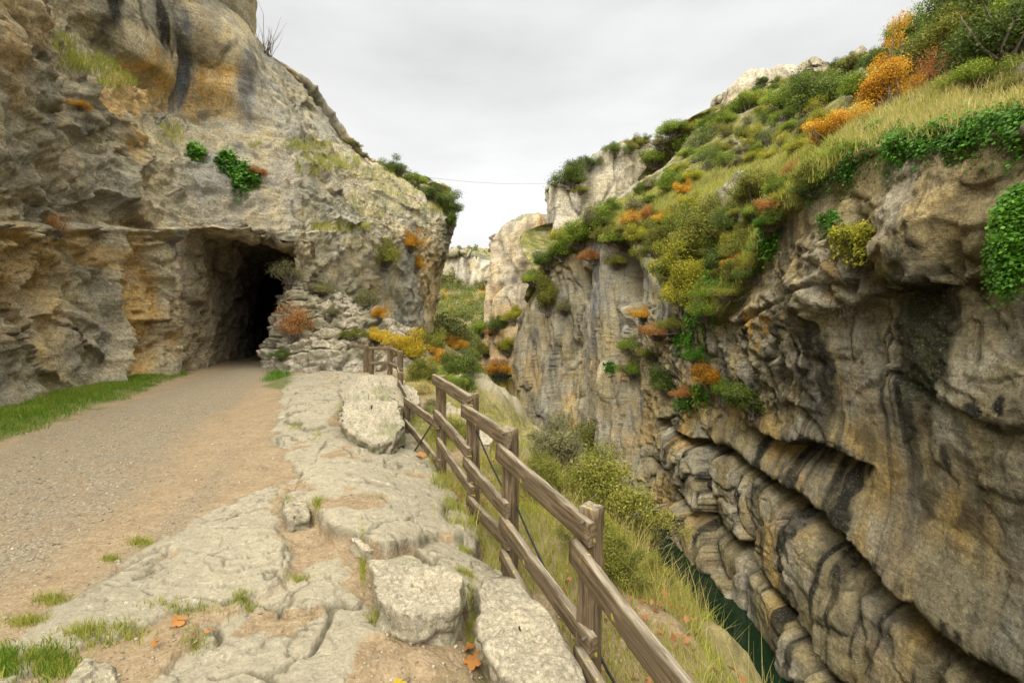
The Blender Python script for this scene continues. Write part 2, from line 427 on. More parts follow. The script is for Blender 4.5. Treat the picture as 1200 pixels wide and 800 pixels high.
def ground(x, y):
    x = np.asarray(x, float); y = np.asarray(y, float); n = len(x)
    p = np.stack([x, y, np.zeros(n)], 1).astype(F32); r = np.hypot(x, y)
    nlo = fbm(p, .55, 4, 1); nmid = fbm(p, 2.6, 4, 2); nfin = fbm(p, 11, 4, 3)
    fd = seg_dist(x, y, FENCE)
    base = -.05*sstep(2.2, .2, fd)+.03*nlo
    fdrop = -.30*sstep(1.3, .0, fd)*sstep(3.3, 4.2, y)*sstep(11, 7, y)-.42*sstep(1.0, .1, fd)*sstep(4.4, 2.9, y); base += fdrop
    base += -.02*sstep(5, 1.5, r)
    z = base+.012*nmid+.006*nfin
    A = np.zeros((n, 3)); B = np.zeros((n, 3))
    # path gravel
    gd = seg_dist(x, y, GREY_LINE)
    A[:, 1] = sstep(1.45, .75, gd+.35*nlo)*.95
    ruts = np.exp(-((gd-1.15)/.28)**2); z -= .02*ruts; z += .03*sstep(1.6, 0, gd)
    A[:, 1] = np.maximum(A[:, 1], .8*np.exp(-((gd-1.75)/.14)**2)*sstep(8, 4, y))
    # limestone plates
    m = (r < 26) & (x > -9.5) & (x < 3)
    if m.any():
        q = p[m]; xw = x[m]+.10*fbm(q, 2.2, 3, 5)+.016*fbm(q, 9, 2, 6); yw = y[m]+.13*fbm(q, 2.2, 3, 7)+.016*fbm(q, 9, 2, 8)
        zz = z[m]; M = np.zeros(m.sum()); ck = np.zeros(m.sum())
        lay = fbm(q, (.8, 1.15, 1), 4, 9, .48)*2.6; fl = np.floor(lay); terr = fl+sstep(.90, 1.0, lay-fl)
        rr = r[m]
        W = worley(q*np.array([1, 1, 0], F32)+.25*np.stack([fbm(q, 1.6, 3, 21), fbm(q, 1.6, 3, 22), 0*q[:, 0]], 1).astype(F32), (.75, 1.1, 1), 5)
        cr = np.exp(-((W[:, 1]-W[:, 0])/.020)**2)*sstep(-.25, -.1, fbm(q, 1.3, 3, 24))
        surf = .022*terr+.006*nmid[m]+.006*fbm(q, 6, 4, 12, .6)+.006*nfin[m]+.022*nlo[m]
        pits = np.clip(fbm(q, 9, 3, 13)-.5, 0, 1)
        surf = surf-.07*pits
        W3 = worley(q*np.array([1, 1, 0], F32)+.2*np.stack([fbm(q, 2.6, 3, 25), fbm(q, 2.6, 3, 26), 0*q[:, 0]], 1).astype(F32), (2.2, 3.1, 1), 6)
        cr3 = np.exp(-((W3[:, 1]-W3[:, 0])/.03)**2)*sstep(.0, .25, fbm(q, 1.1, 3, 27)); surf = surf-.02*cr3
        le = sstep(.86, .91, lay-fl)*sstep(.985, .95, lay-fl)*sstep(-.3, .2, fbm(q, 3, 3, 28))
        for poly, zt, w in PLATES:
            sd = poly_sd(xw, yw, poly)
            k = sstep(-w, w*.6, sd)
            edge = np.exp(-np.clip(sd, 0, 9)/.05)
            zz = zz*(1-k)+k*(zt+.85*fdrop[m]+surf-.03*edge-.05*cr*k)
            M = np.maximum(M, k); ck = np.maximum(ck*(1-k), np.maximum.reduce([cr*.85, .8*cr3, .4*le])*k)
            ck = np.maximum(ck, .75*np.exp(-((sd+.01)/.03)**2)*(fbm(q, 3, 2, 31) > -.1)*(zt > .02))
        dirt = sstep(.30, .48, fbm(q, 1.25, 4, 33)+.12*fbm(q, 7, 3, 34)); M = M*(1-.85*dirt); zz = zz-.012*dirt
        z[m] = zz; A[m, 0] = M; B[m, 2] = ck*(1-dirt)
        # green verge under the cliff
    vs = poly_sd(x, y, VERGE)
    A[:, 2] = sstep(-.15, .25, vs+.3*nmid)
    z += .10*sstep(-.1, .8, vs)
    gd2 = poly_sd(x, y, gp([(308,452),(318,436),(340,432),(342,448),(330,456)], 0))
    A[:, 2] = np.maximum(A[:, 2], sstep(-.2, .2, gd2+.2*nmid))
    # mossy seams near the plate edges
    A[:, 2] = np.maximum(A[:, 2], .8*sstep(.25, .7, fbm(p, 1.7, 3, 17))*(1-A[:, 0])*sstep(1.6, .4, fd)*(y < 12))
    # gorge bank
    xe = np.interp(y, EDGE_Y, EDGE_X)+.35*nlo
    t = x-xe
    toe = np.interp(y, [-12, 5, 10, 14, 18, 20, 24, 40, 48, 55, 90, 140], [4, 4.2, 5.2, 5.7, 5.2, 3.6, 1.5, -1.7, -2.2, -3.8, -5, -10])+.4*nlo
    toe = np.where(y < 0, np.interp(y, EDGE_Y, EDGE_X)+4.3, toe)
    u = np.maximum(t, 0)/np.maximum(toe-xe, 1.5); drop = 9.55*np.where(u < 1, .3*u+.7*u**2.5, 1+2.05*(u-1))
    rockb = fbm(p, .45, 4, 18)
    zb = z-drop+np.where(t > .3, sstep(.3, 1.5, t)*(.35*nlo+.12*nmid+.5*np.clip(rockb, 0, 1)), 0)
    z = np.where(t > 0, np.maximum(zb, -10.2+.3*nlo), z)
    hb = sstep(-.1, .5, t+.2*nmid)
    B[:, 0] = np.maximum(B[:, 0], hb*(1-sstep(.2, .5, rockb)*.8)); A[:, 0] = np.where(t > .3, sstep(.15, .5, rockb), A[:, 0])
    B[:, 1] = sstep(-8.6, -9.6, z)
    # valley beyond the pool
    far = sstep(88, 100, y)
    zf = -9.6+np.maximum(y-93, 0)*.175+2.0*fbm(p, .04, 4, 19)*sstep(95, 140, y)+.8*nlo
    zf = np.where(y > 255, zf+(y-255)*.1, zf)
    z = np.where(y > 88, np.maximum(z*(1-far)+zf*far, np.where(x > xe, zf, z)), z)
    B[:, 0] = np.maximum(B[:, 0], sstep(94, 97, y)); B[:, 0] = np.maximum(B[:, 0], sstep(18, 26, y)*(x < xe)*.9)
    bank = sstep(90, 93, y)*sstep(99, 96, y); A[:, 0] = np.maximum(A[:, 0], bank); B[:, 0] *= 1-bank*.8
    return z, A, B
rad = [.7]
while rad[-1] < 420:
    r0 = rad[-1]; rad.append(r0+r0*(.0045 if r0 < 9 else .0065 if r0 < 40 else .02))
rad = np.array(rad)
ang = np.concatenate([np.arange(-180, -56, 1.5), np.arange(-56, 47, .125), np.arange(47, 180.1, 1.5)])*math.pi/180
RR, AA = np.meshgrid(rad, ang, indexing='ij')
gx, gy = (RR*np.sin(AA)).ravel(), (RR*np.cos(AA)).ravel()
gz, gA, gB = ground(gx, gy)
GV = np.stack([gx, gy, gz], 1)
me = np_mesh('ground', GV, grid_faces(len(rad), len(ang), True), attrs={'mA': gA, 'mB': gB})
tag(link(me, 'ground', GROUND_M), kind='structure')
def gz_at(x, y): return float(ground(np.array([x]), np.array([y]))[0][0])

# river
wx = np.array([[-30, -30], [40, -30], [40, 97], [-30, 97]], float)
me = np_mesh('river', np.concatenate([wx, np.full((4, 1), -9.25)], 1), [[0, 1, 2, 3]])
tag(link(me, 'river', WATER), kind='structure')

# ================================================================== CLIFFS
SURF = {}
def rough(p, n, k=1.0, amp=1.0, strata=1.0, seed=0, fine=1.0):
    """limestone relief along the normal, metres; k scales feature frequency"""
    w = np.stack([fbm(p, .45*k, 3, seed+41), fbm(p, .45*k, 3, seed+42), fbm(p, .45*k, 3, seed+43)], 1)
    q = p+.55/k*w
    d = .55/k*fbm(p, .16*k, 3, seed+44)
    W = worley(q, (.42*k, .42*k, .62*k), seed+1); gap = W[:, 1]-W[:, 0]
    d += (.30*(W[:, 2]-.5)+.34*W[:, 3]-.16*np.exp(-(gap/.07)**2))/k
    W2 = worley(q, (1.5*k, 1.5*k, 2.0*k), seed+2); gap2 = W2[:, 1]-W2[:, 0]
    on = sstep(-.25, .35, fbm(p, .3*k, 2, seed+45))
    d += fine*(.08*(W2[:, 2]-.5)+.15*W2[:, 3]-.055*np.exp(-(gap2/.08)**2))/k*on
    zz = q[:, 2]*1.05*k+.35*w[:, 0]; i = np.floor(zz).astype(int); f = zz-i
    d += strata*(.16*(RND[i & 255]-.5)-.13*np.exp(-((f-.5)/.06)**2)*(RND[(i+91) & 255] > .45))/k
    d += fine*(.17*(fbm(q, 1.1*k, 4, seed+46, .55, True)-.55)+.045*fbm(p, 5*k, 4, seed+47, .6))/k
    crack = np.maximum(np.exp(-(gap/.05)**2), .7*np.exp(-(gap2/.05)**2)*on)
    return amp*d, crack
def blobs(px, py, lst):
    """soft patches at photo places: (cx, cy, rx, ry, strength)"""
    m = np.zeros(len(px))
    for cx, cy, rx, ry, s in lst:
        q = ((px-cx)/rx)**2+((py-cy)/ry)**2
        m = np.maximum(m, s*sstep(1.25, .55, q))
    return m
def pl(*pts): return [P(*a) for a in pts]

# ---- left cliff with the tunnel
LN = [
 [(-8.8,-9,-1),(-8.9,-9,2),(-8.9,-9,3.4),(-8.7,-9,4.6),(-8.8,-9,7),(-9.6,-9,9.5),(-12,-9,10),(-12,-9,13),(-11.8,-9,16),(-14,-9,21),(-40,-9,24)],
 [(-9.2,2,-1),(-9.3,2,2),(-9.2,2,3.4),(-9.0,2,4.6),(-9.1,2,7),(-9.9,2,9.8),(-12.4,2,10.4),(-12.6,2,14),(-12.4,2,17),(-15,2,23),(-40,2,26)],
 pl((0,510,8.9),(0,420,9.3),(0,340,9.4),(0,268,9.3),(0,130,9.5),(-5,-60,10),(-15,-80,13),(-20,-190,13),(-20,-290,13),(10,-470,17))+[(-42,14,27)],
 pl((75,482,11.1),(75,400,11.4),(72,335,11.3),(70,265,11.1),(70,150,11.7),(66,44,12.4),(75,36,15.6),(80,-50,15.2),(82,-160,14.8),(100,-360,18))+[(-42,18,28)],
 pl((140,468,13.2),(138,405,13.6),(138,343,13.5),(135,268,13.2),(140,180,13.9),(142,108,14.6),(160,96,18.6),(150,40,18.3),(142,-50,17.8),(170,-270,20))+[(-42,22,28)],
 pl((204,458,15.0),(206,408,15.4),(208,348,15.5),(207,268,15.3),(204,218,16),(196,168,17),(205,132,20.6),(205,72,20.9),(200,0,19.7),(240,-160,22))+[(-42,28,28)],
 pl((272,452,17.0),(272,400,17.2),(273,345,17.2),(275,270,16.7),(275,232,17.7),(268,170,19.4),(266,136,21.4),(262,92,22.0),(238,20,21.1),(238,-16,24))+[(-42,36,26)],
 pl((345,446,19.5),(346,400,19.2),(350,345,19),(352,283,18.4),(350,236,19.3),(345,192,20.5),(335,160,22),(335,128,23),(314,88,24),(284,40,26))+[(-42,44,22)],
 pl((400,446,21.5),(402,395,22),(402,340,22),(402,276,21.4),(400,240,22.3),(396,206,24),(390,190,25),(388,170,26),(366,138,27),(344,94,28.5))+[(-42,50,18)],
 pl((450,446,25.5),(452,392,26),(452,335,26),(452,280,25.4),(453,250,26.5),(450,226,28),(447,212,29),(444,203,30),(428,192,31),(406,176,32))+[(-42,56,14)],
 pl((486,446,29.5),(490,392,30),(492,335,30),(497,285,30),(502,260,31),(501,242,32),(498,232,33),(495,224,34),(490,217,35),(478,208,36))+[(-42,62,12)],
 pl((500,446,36),(503,392,36),(512,335,36),(524,286,36),(531,262,37),(529,248,38),(526,240,39),(522,234,40),(516,229,41),(505,222,42))+[(-42,70,11)],
 pl((496,440,47),(498,392,47),(504,335,47),(510,290,47),(514,266,47),(514,252,48),(510,244,49),(505,238,50),(500,232,51),(490,226,52))+[(-42,80,11)],
 pl((440,430,70),(440,392,70),(440,335,70),(440,300,70),(440,280,70),(440,262,70),(440,254,70),(438,248,70),(436,242,70),(430,232,71))+[(-60,90,11)],
]
for c_ in LN:
    a_ = np.array(c_[-2]); b_ = a_-np.array(c_[-3]); b_ = np.array([b_[0]*.3-1.2, max(b_[1], 1.0)+2.0, -.15]); c_.insert(len(c_)-1, tuple(a_+b_))
B0 = resample(LN, 1.35, (760, 620))
n0 = net_normals(B0); nu, nv = B0.shape[:2]
V = B0.reshape(-1, 3); Nn = n0.reshape(-1, 3); rowp = np.tile(POS[1], nu); upr = sstep(6.0, 6.6, rowp)
if (Nn*(np.array([0, 0, CAMZ])-V)).sum(1).mean() < 0: Nn = -Nn
px, py = proj(V); V32 = V.astype(F32)
d, crack = rough(V32, Nn, .8, .55, .55, 0, 1.7)
d *= (sstep(-.6, 1.4, V[:, 2])*.7+.3)*(1-.35*sstep(330, 400, px))
front = (V[:, 1] > 4)
spx = px+7*fbm(V32, (.9, .9, .35), 4, 111); spy = py+16*fbm(V32, (1.2, 1.2, .5), 3, 112); lp = px; px = spx; _py = py; py = spy
scw = np.maximum(np.cos(np.clip((px-168)/42, -1.57, 1.57)), np.cos(np.clip((px-256)/34, -1.57, 1.57)))
scoop = scw*sstep(140, 122, py)*sstep(-60, 70, py)*upr*front
smooth_up = blobs(px, py, [(200,50,150,110,1)])*upr
d = d*(1-.6*smooth_up)*(1-.6*scoop)-.75*scoop+upr*front*.55*np.exp(-((px-208)/10)**2)*blobs(px, py, [(208,60,14,80,1)])
# one long bedding joint at the level of the tunnel roof, a second below it
jz = V[:, 2]-(3.62+.173*(V[:, 1]-9.4)+.07*fbm(V32, .8, 3, 77)); jm = (V[:, 1] < 21)*sstep(420, 370, px)
d += jm*(.28*sstep(0, .10, jz)*sstep(1.8, .3, jz)-.34*np.exp(-((jz+.06)/.06)**2)*sstep(-.6, .4, fbm(V32, .35, 2, 78)))
j2 = V[:, 2]-(3.19+.165*(V[:, 1]-9.4)+.07*fbm(V32, .9, 3, 79)); d -= .22*np.exp(-(j2/.06)**2)*sstep(205, 185, px)*sstep(-.3, .3, fbm(V32, .4, 2, 80))
# vertical joints of the low wall
d -= .5*np.exp(-((px-133-8*fbm(V32, .6, 2, 81))/5)**2)*sstep(4.8, 4.3, V[:, 2])*front
d += .35*blobs(px, py, [(165,360,26,90,1), (40,340,45,60,.8)])*front
V2 = V+Nn*d[:, None]
V2[:, 2] = np.where(V[:, 2] < 0, np.minimum(V2[:, 2], -.2), V2[:, 2])
stn = fbm(V32, (.9, .9, .14), 4, 82)
A = np.zeros((len(V), 3)); Bm = np.zeros((len(V), 3))
och = sstep(-.1, .5, fbm(V32, (.55, .55, .25), 4, 83))*.75
A[:, 0] = och*sstep(520, 250, px)*np.where(V[:, 2] < 8, 1, .35)
A[:, 0] = np.maximum(A[:, 0], 1.0*blobs(px, py, [(160,95,34,40,1), (258,100,34,36,1), (165,360,26,95,.95), (30,320,60,60,.6), (110,290,60,18,.7), (235,118,60,16,.7), (20,30,45,60,.5), (505,330,14,60,.6)]))
A[:, 0] *= 1-.85*blobs(px, py, [(270,210,130,60,1), (350,130,80,70,.8), (400,300,60,40,.7), (110,210,50,70,.6), (90,400,30,40,.6), (300,160,60,25,1)])
A[:, 1] = np.maximum(sstep(.1, .55, stn)*.45*blobs(px, py, [(200,30,190,100,1), (330,110,60,60,.7)]),
                     blobs(px, py, [(135,10,18,52,1.3), (177,22,11,34,1.2), (118,50,12,34,1), (240,5,14,40,.5), (290,90,9,36,.7)])*sstep(-.45, .2, stn))*front
A[:, 1] = np.maximum(A[:, 1], .75*crack*sstep(-.2, .4, fbm(V32, .5, 2, 84)))
A[:, 2] = .5*sstep(.5, .8, Nn[:, 2])*sstep(-.15, .3, fbm(V32, .9, 3, 85))
A[:, 2] = np.maximum(A[:, 2], .5*sstep(.05, .5, fbm(V32, .8, 4, 86))*sstep(300, 420, px))
Bm[:, 1] = np.maximum(blobs(px, py, [(340,120,70,80,.45), (290,215,90,50,.55), (90,190,60,60,.35), (95,400,30,50,.5), (207,60,15,82,1.15), (290,95,13,48,.85), (208,262,6,30,.7), (410,250,40,25,.4), (480,345,18,60,.6), (270,200,80,25,.5)])*sstep(-.6, .1, stn), .35*sstep(.2, .6, fbm(V32, .5, 3, 87)))*front
Bm[:, 0] = .6*sstep(.15, .6, fbm(V32, .7, 4, 88))*np.where(px > 210, 1, .5)
px, py = lp, _py
faces = grid_faces(nu, nv)
fx, fy = px[faces].mean(1), py[faces].mean(1); fz = V[faces[:, 0], 2]; fyy = V[faces[:, 0], 1]
MOUTH = [(212,460),(212,330),(214,300),(216,268),(250,269),(300,275),(345,283),(349,300),(346,330),(343,380),(341,460)]
hole = (poly_sd(fx, fy, MOUTH) > 0) & (fyy > 14) & (fyy < 21) & (fz < 5.5)
me = np_mesh('left_cliff', V2, faces[~hole], attrs={'mA': A, 'mB': Bm})
tag(link(me, 'left_cliff', ROCK_L), kind='structure')
SURF['L'] = (V2, Nn)

# ---- rib of weathered beds between the tunnel and the fence
NB = [
 pl((308,450,19.6),(312,424,19.7),(320,392,19.8),(334,352,20),(343,328,20.4),(352,312,21.4)),
 pl((322,456,16.9),(325,428,17.3),(330,395,17.8),(339,358,18.3),(346,335,18.9),(354,316,20.8)),
 pl((352,462,16.1),(356,432,16.6),(362,400,17.4),(370,368,18.3),(373,347,19.3),(378,330,21.5)),
 pl((398,458,15.9),(402,432,16.5),(406,408,17.4),(409,384,18.6),(411,366,19.9),(414,350,22.5)),
 pl((440,452,16.4),(441,433,17.2),(443,416,18.4),(446,398,19.8),(449,384,21.4),(452,368,26)),
 pl((484,452,17.6),(483,438,18.6),(485,425,20),(487,412,21.6),(489,402,24),(492,390,30)),
 pl((515,470,22),(512,455,23),(508,440,25),(505,425,27),(503,415,30),(500,400,36)),
]
Q0 = resample(NB, 1.25, (300, 260)); Qn = net_normals(Q0); QV = Q0.reshape(-1, 3); QN = Qn.reshape(-1, 3)
if QN[:, 2].mean() < 0: QN = -QN
q32 = QV.astype(F32); qd, qc = rough(q32, QN, 1.7, 1.15, 1.5, 15)
QV2 = QV+QN*qd[:, None]; zz = QV[:, 2]-.12*QV[:, 0]+.15*fbm(q32, .7, 3, 16); ph = zz/.42; f = ph-np.floor(ph)
QV2 += np.array([.15, -1, 0])*((.30*f-.16*np.exp(-((f-.05)/.07)**2))*sstep(.05, .5, QV[:, 2]))[:, None]
A = np.zeros((len(QV), 3)); A[:, 1] = np.maximum(.6*qc, .55*np.exp(-((f-.05)/.06)**2)); A[:, 2] = .7*sstep(.1, .5, fbm(q32, .9, 4, 17)); A[:, 0] = .2
Bm = np.zeros((len(QV), 3)); Bm[:, 0] = .75
tag(link(np_mesh('rock_rib', QV2, grid_faces(Q0.shape[0], Q0.shape[1]), attrs={'mA': A, 'mB': Bm}), 'rock_rib', ROCK_L), kind='structure')
SURF['Q'] = (QV2, QN)

# ---- tunnel bore
def ring(pts, n=120):
    q = np.array(pts, float); s = np.concatenate([[0], np.cumsum(np.linalg.norm(np.diff(q, axis=0), axis=1))])
    t = np.linspace(0, s[-1], n); return np.stack([np.interp(t, s, q[:, k]) for k in range(3)], 1)
def arch(cx, y, hw, h, n=120):
    a = np.linspace(0, 1, n); out = []
    for t in a:
        if t < .28: out.append((cx-hw, y, -.4+(h*.62+.4)*t/.28))
        elif t > .72: out.append((cx+hw, y, -.4+(h*.62+.4)*(1-t)/.28))
        else:
            th = math.pi*(1-(t-.28)/.44); out.append((cx+hw*math.cos(th), y, h*.62+h*.38*math.sin(th)))
    return np.array(out)
m0 = ring(pl((192,470,15.6),(190,420,15.9),(190,330,15.9),(192,254,15.9),(280,264,16.5),(330,274,17.6),(364,278,18.8),(366,330,19.4),(364,400,19.8),(364,462,20.0)))
m0[:, 1] += .35
rings = [m0, ring(pl((216,470,16.2),(218,420,16.6),(219,335,16.5),(224,272,16.3),(285,276,17.3),(325,283,18.3),(350,297,19.2),(351,340,19.6),(350,400,19.9),(350,462,20.2))),
         arch(-10.2, 19.8, 1.6, 5.1), arch(-11.05, 22.6, 1.35, 4.9), arch(-12.9, 27, 1.4, 4.7), arch(-15.0, 32, 1.7, 4.8), arch(-17.5, 37, 2.2, 4.8), arch(-22, 40, 2.4, 4.8), arch(-28, 41, 2.4, 4.8), arch(-28.5, 41, .05, .3)]
T0 = resample([r[::4] for r in rings], 1.6, (260, 320)); Tn = net_normals(T0); tn = T0.shape
TV = T0.reshape(-1, 3); TN = Tn.reshape(-1, 3)
if ((np.array([-11, 22, 2.5])-TV)*TN)[:, 2].mean() < 0: TN = -TN
td, tc = rough(TV.astype(F32), TN, 1.3, .8, .6, 5)
TV = TV+TN*(td*sstep(15.5, 17.5, TV[:, 1]))[:, None]
tA = np.zeros((len(TV), 3)); tA[:, 1] = np.maximum(.7*tc, .94*sstep(19.2, 22.8, TV[:, 1])); tA[:, 0] = .3  # walls blacken with depth: the tunnel's shade is put into the colour
tB = np.zeros((len(TV), 3)); tB[:, 1] = .3
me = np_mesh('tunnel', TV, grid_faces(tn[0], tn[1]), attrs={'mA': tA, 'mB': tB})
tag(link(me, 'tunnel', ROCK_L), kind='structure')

# ---- right hillside above the rim
HN = [
 [(11,-12,3.5),(9.6,-12,5),(14,-12,9),(22,-12,17),(34,-12,25),(70,-12,27)],
 [(10.5,1,3.8),(9.0,1,5),(13.4,1,9),(21,1,17),(33,1,26),(70,1,28)],
 pl((1275,150,8.6),(1202,128,8.2),(1228,60,11.5),(1245,-20,17),(1265,-90,26))+[(70,10,28)],
 pl((1160,190,10.2),(1100,158,9.8),(1112,88,14),(1132,20,20),(1160,-10,30))+[(75,24,29)],
 pl((1055,205,12.8),(1000,176,12.3),(1028,122,17),(1048,72,25),(1058,45,36))+[(80,38,31)],
 pl((975,275,15.6),(928,236,15),(955,172,21),(980,112,33),(985,82,50))+[(85,54,34)],
 pl((930,330,18),(890,296,17.5),(895,204,26),(905,145,40),(900,104,58))+[(88,70,36)],
 pl((870,390,22),(833,366,21),(830,228,31),(830,175,46),(832,135,64))+[(90,84,36)],
 pl((806,350,29),(774,330,28),(765,240,37),(765,205,52),(766,214,72))+[(92,100,35)],
 pl((745,300,37),(715,262,35),(712,248,42),(712,243,58),(712,240,74))+[(92,115,34)],
 pl((690,330,44),(652,300,41),(655,287,47),(650,278,66),(650,276,76))+[(92,130,18)],
 pl((660,360,49),(618,350,45),(622,338,49),(632,336,54),(645,340,58))+[(20,75,3)],
 pl((652,392,50),(634,362,50),(640,350,54),(650,348,60),(660,350,66))+[(22,85,2)],
 pl((700,395,52),(670,385,54),(668,378,60),(668,372,66),(670,370,72))+[(24,95,0)],
]
for c_ in HN:
    a_ = np.array(c_[-2]); b_ = a_-np.array(c_[-3]); c_.insert(len(c_)-1, tuple(a_+np.array([np.clip(b_[0], -1, 2)*.5+.8, max(b_[1]*.3, 2.5), -.3])))
H0 = resample(HN, 1.8, (560, 460)); Hn = net_normals(H0); hu, hv = H0.shape[:2]
HV = H0.reshape(-1, 3); HNm = Hn.reshape(-1, 3); HNm = np.where(HNm[:, 2:3] < 0, -HNm, HNm)
h32 = HV.astype(F32)
dist = np.linalg.norm(HV, axis=1)
hd = .5*fbm(h32, .22, 4, 60)+.16*fbm(h32, 1.1, 4, 61)
rk = sstep(.32, .6, fbm(h32, .16, 4, 62)+.2*fbm(h32, .8, 3, 63))*sstep(13, 20, dist)
rd, _ = rough(h32, HNm, .8, .8, 1.0, 9)
hd += rk*(.35+rd)
hd *= (.35+.65*sstep(9, 24, dist))*(1-.6*sstep(35, 55, dist))
HV2 = HV+HNm*hd[:, None]
hA = np.zeros((len(HV), 3)); hA[:, 0] = rk
me = np_mesh('hillside', HV2, grid_faces(hu, hv), attrs={'mA': hA})
tag(link(me, 'hillside', HILL_M), kind='structure')
SURF['H'] = (HV2, HNm)

# ---- right gorge wall
RS = [(9.4,-12,6.9),(8.95,-3,6.6),(8.75,3,6.2),(8.68,8.2,5.3),(8.64,9.8,5.5),(8.68,12.3,6.0),(8.75,15,5.4),(8.95,17.5,4.1),(8.8,21,2.0),(8.6,25,2.1),(8.4,28.5,4.2),(7.5,34,8.3),(6.0,38,8.6),(3.9,41.5,7.3),(1.9,44.6,4.1),(.75,47.2,2.2),(.6,50,2.0),(1.6,54,2.2),(4.2,60,2.3),(5,75,2.5)]
R0 = np.array(RS); plan = R0[:, :2]
tg = np.gradient(plan, axis=0); tg /= np.linalg.norm(tg, axis=1)[:, None]; out = np.stack([-tg[:, 1], tg[:, 0]], 1)   # towards the gorge
LV = np.array([0, .06, .14, .22, .3, .38, .46, .54, .62, .7, .8, .9, 1.0])
net = []
for i in range(len(R0)):
    zr = R0[i, 2]; col = [(plan[i, 0]-out[i, 0]*2.6, plan[i, 1]-out[i, 1]*2.6, zr+.9), (plan[i, 0]-out[i, 0]*.9, plan[i, 1]-out[i, 1]*.9, zr+.35)]
    for v in LV: col.append((plan[i, 0], plan[i, 1], zr*(1-v)-11.3*v))
    net.append(col)
Rb = resample(net, 1.35, (1150, 560), 8.0); Rn = net_normals(Rb); ru, rv = Rb.shape[:2]
RV = Rb.reshape(-1, 3); RN = Rn.reshape(-1, 3)
s_idx = np.repeat(np.linspace(0, 1, ru), rv)
if RN[:, 0].mean() > 0: RN = -RN
_o = cr_axis(np.concatenate([out, np.zeros((len(out), 1))], 1), POS[0]); _o /= np.linalg.norm(_o, axis=1)[:, None]; RN = np.repeat(_o, rv, 0)
rpx, rpy = proj(RV); r32 = RV.astype(F32); Y = RV[:, 1]; Z = RV[:, 2]
wz = .45*fbm(r32, .22, 3, 90)+.12*fbm(r32, 1.0, 3, 91)
rd, rc = rough(r32, RN, .75, .85, .25, 20, 1.3)
low = sstep(1.0, -2.5, Z)                     # water-smoothed below
rdf, _ = rough(r32*np.array([1, 1, .3], F32), RN, .8, .8, 0.0, 26)
farw = sstep(26, 33, Y)
rd2 = (rd*(1-farw)+rdf*farw)*(.95-.74*low*sstep(30, 20, Y))
Wb = worley(r32+.3*np.stack([fbm(r32, .7, 3, 121), fbm(r32, .7, 3, 122), fbm(r32, .7, 3, 123)], 1).astype(F32), (.33, .33, .30), 44); gb = Wb[:, 1]-Wb[:, 0]
face_b = .75*(Wb[:, 2]-.5)+.85*Wb[:, 3]-.16*np.exp(-(gb/.03)**2)
near = sstep(31, 26, Y)
def bed(z, zt, zb, notch, bulge):             # one bed: sharp notch under the lip above, belly, lip at its foot
    t = np.clip((zt-z)/(zt-zb), 0, 1)
    return np.where((z <= zt) & (z > zb), -notch*np.exp(-t*7.0)+bulge*sstep(.0, .30, t)*(1-.30*t), 0)
z1 = Z+wz
off = np.zeros(len(RV))
lipB, lipC, lipW = -3.8-1.0*sstep(15, 8.5, Y), -6.85-1.5*sstep(19, 9, Y), -9.7-.8*sstep(19, 9, Y)
a2 = sstep(12.0, 13.5, Y)*sstep(20, 18, Y)
seg = Y/3.1+.3*fbm(r32, (.0, .25, .35), 3, 93); si = np.floor(seg).astype(int); sf = seg-si
blk = (RND[si & 255]-.5)*1.1-.55*np.exp(-(np.minimum(sf, 1-sf)/.045)**2)+.30*(sf-.5)*(RND[(si+77) & 255]-.5)*3
off += near*bed(z1, lipB, lipC, 1.25, .75)+near*bed(z1, lipC, lipW, 1.2, .95)+near*bed(z1, lipW, -12.5, .9, .5)
off += near*sstep(lipB+.1, lipB-.5, z1)*blk*.35
off += near*(z1 > lipB)*(.35*np.exp(-((z1-lipB)/1.1)**2))
off -= near*a2*.75*np.exp(-((-2.15-z1)/.55))*((z1 < -2.15) & (z1 > lipB))
off += near*a2*.3*np.exp(-((z1+2.15)/.7)**2)*(z1 >= -2.15)
off -= .45*near*low
off += near*face_b*(.60*sstep(lipB+.3, lipB-.4, z1)+.12*low)
# alcove with a rough brow above it, upper right
brow = 2.65-.17*(Y-9)+.35*fbm(r32, .6, 3, 94); zb_ = Z-brow; am = sstep(15.5, 13.5, Y)
off += am*(.38*sstep(-.45, .55, zb_)*sstep(4, .5, zb_)-.42*np.exp(-np.clip(-zb_, 0, 9)/1.3)*(zb_ < 0)*sstep(15, 12.5, Y))
up = sstep(-.2, .4, zb_)*am
off += up*(.25*rd)
midw = sstep(15.5, 13.5, Y)*sstep(.3, -.3, zb_)*sstep(lipB-.2, lipB+.5, z1); rd2 *= 1-.6*midw
# slabs and the tall dark cleft on the far shoulder
cl = (rpx-736-.06*(rpy-310))/9; off -= 2.2*np.exp(-cl**4)*blobs(rpx, rpy, [(736,314,18,44,1)])*(Y > 26)
off -= 1.2*blobs(rpx, rpy, [(688,336,9,22,1), (668,440,16,40,.5)])*(Y > 30)
fl = fbm(r32, (.55, .55, .12), 4, 95)         # flutes
off += sstep(26, 32, Y)*(.55*fl+1.2*(RND[np.floor(Y/2.3+.4*fbm(r32, .2, 2, 96)).astype(int) & 255]-.5))
rimz = np.interp(np.clip(Y, -12, 60), R0[:, 1][:19], R0[:, 2][:19]); amp = .12+.88*sstep(.1, 2.4, rimz-Z)
tot = ((off+rd2)*amp).reshape(ru, rv)
def blur(g, it):
    for _ in range(it):
        g = np.pad(g, 1, mode='edge'); g = (g[:-2]+2*g[1:-1]+g[2:])/4; g = (g[:, :-2]+2*g[:, 1:-1]+g[:, 2:])/4
    return g
mk = (am*sstep(.0, .5, zb_)*sstep(12.5, 10, Y)).reshape(ru, rv)
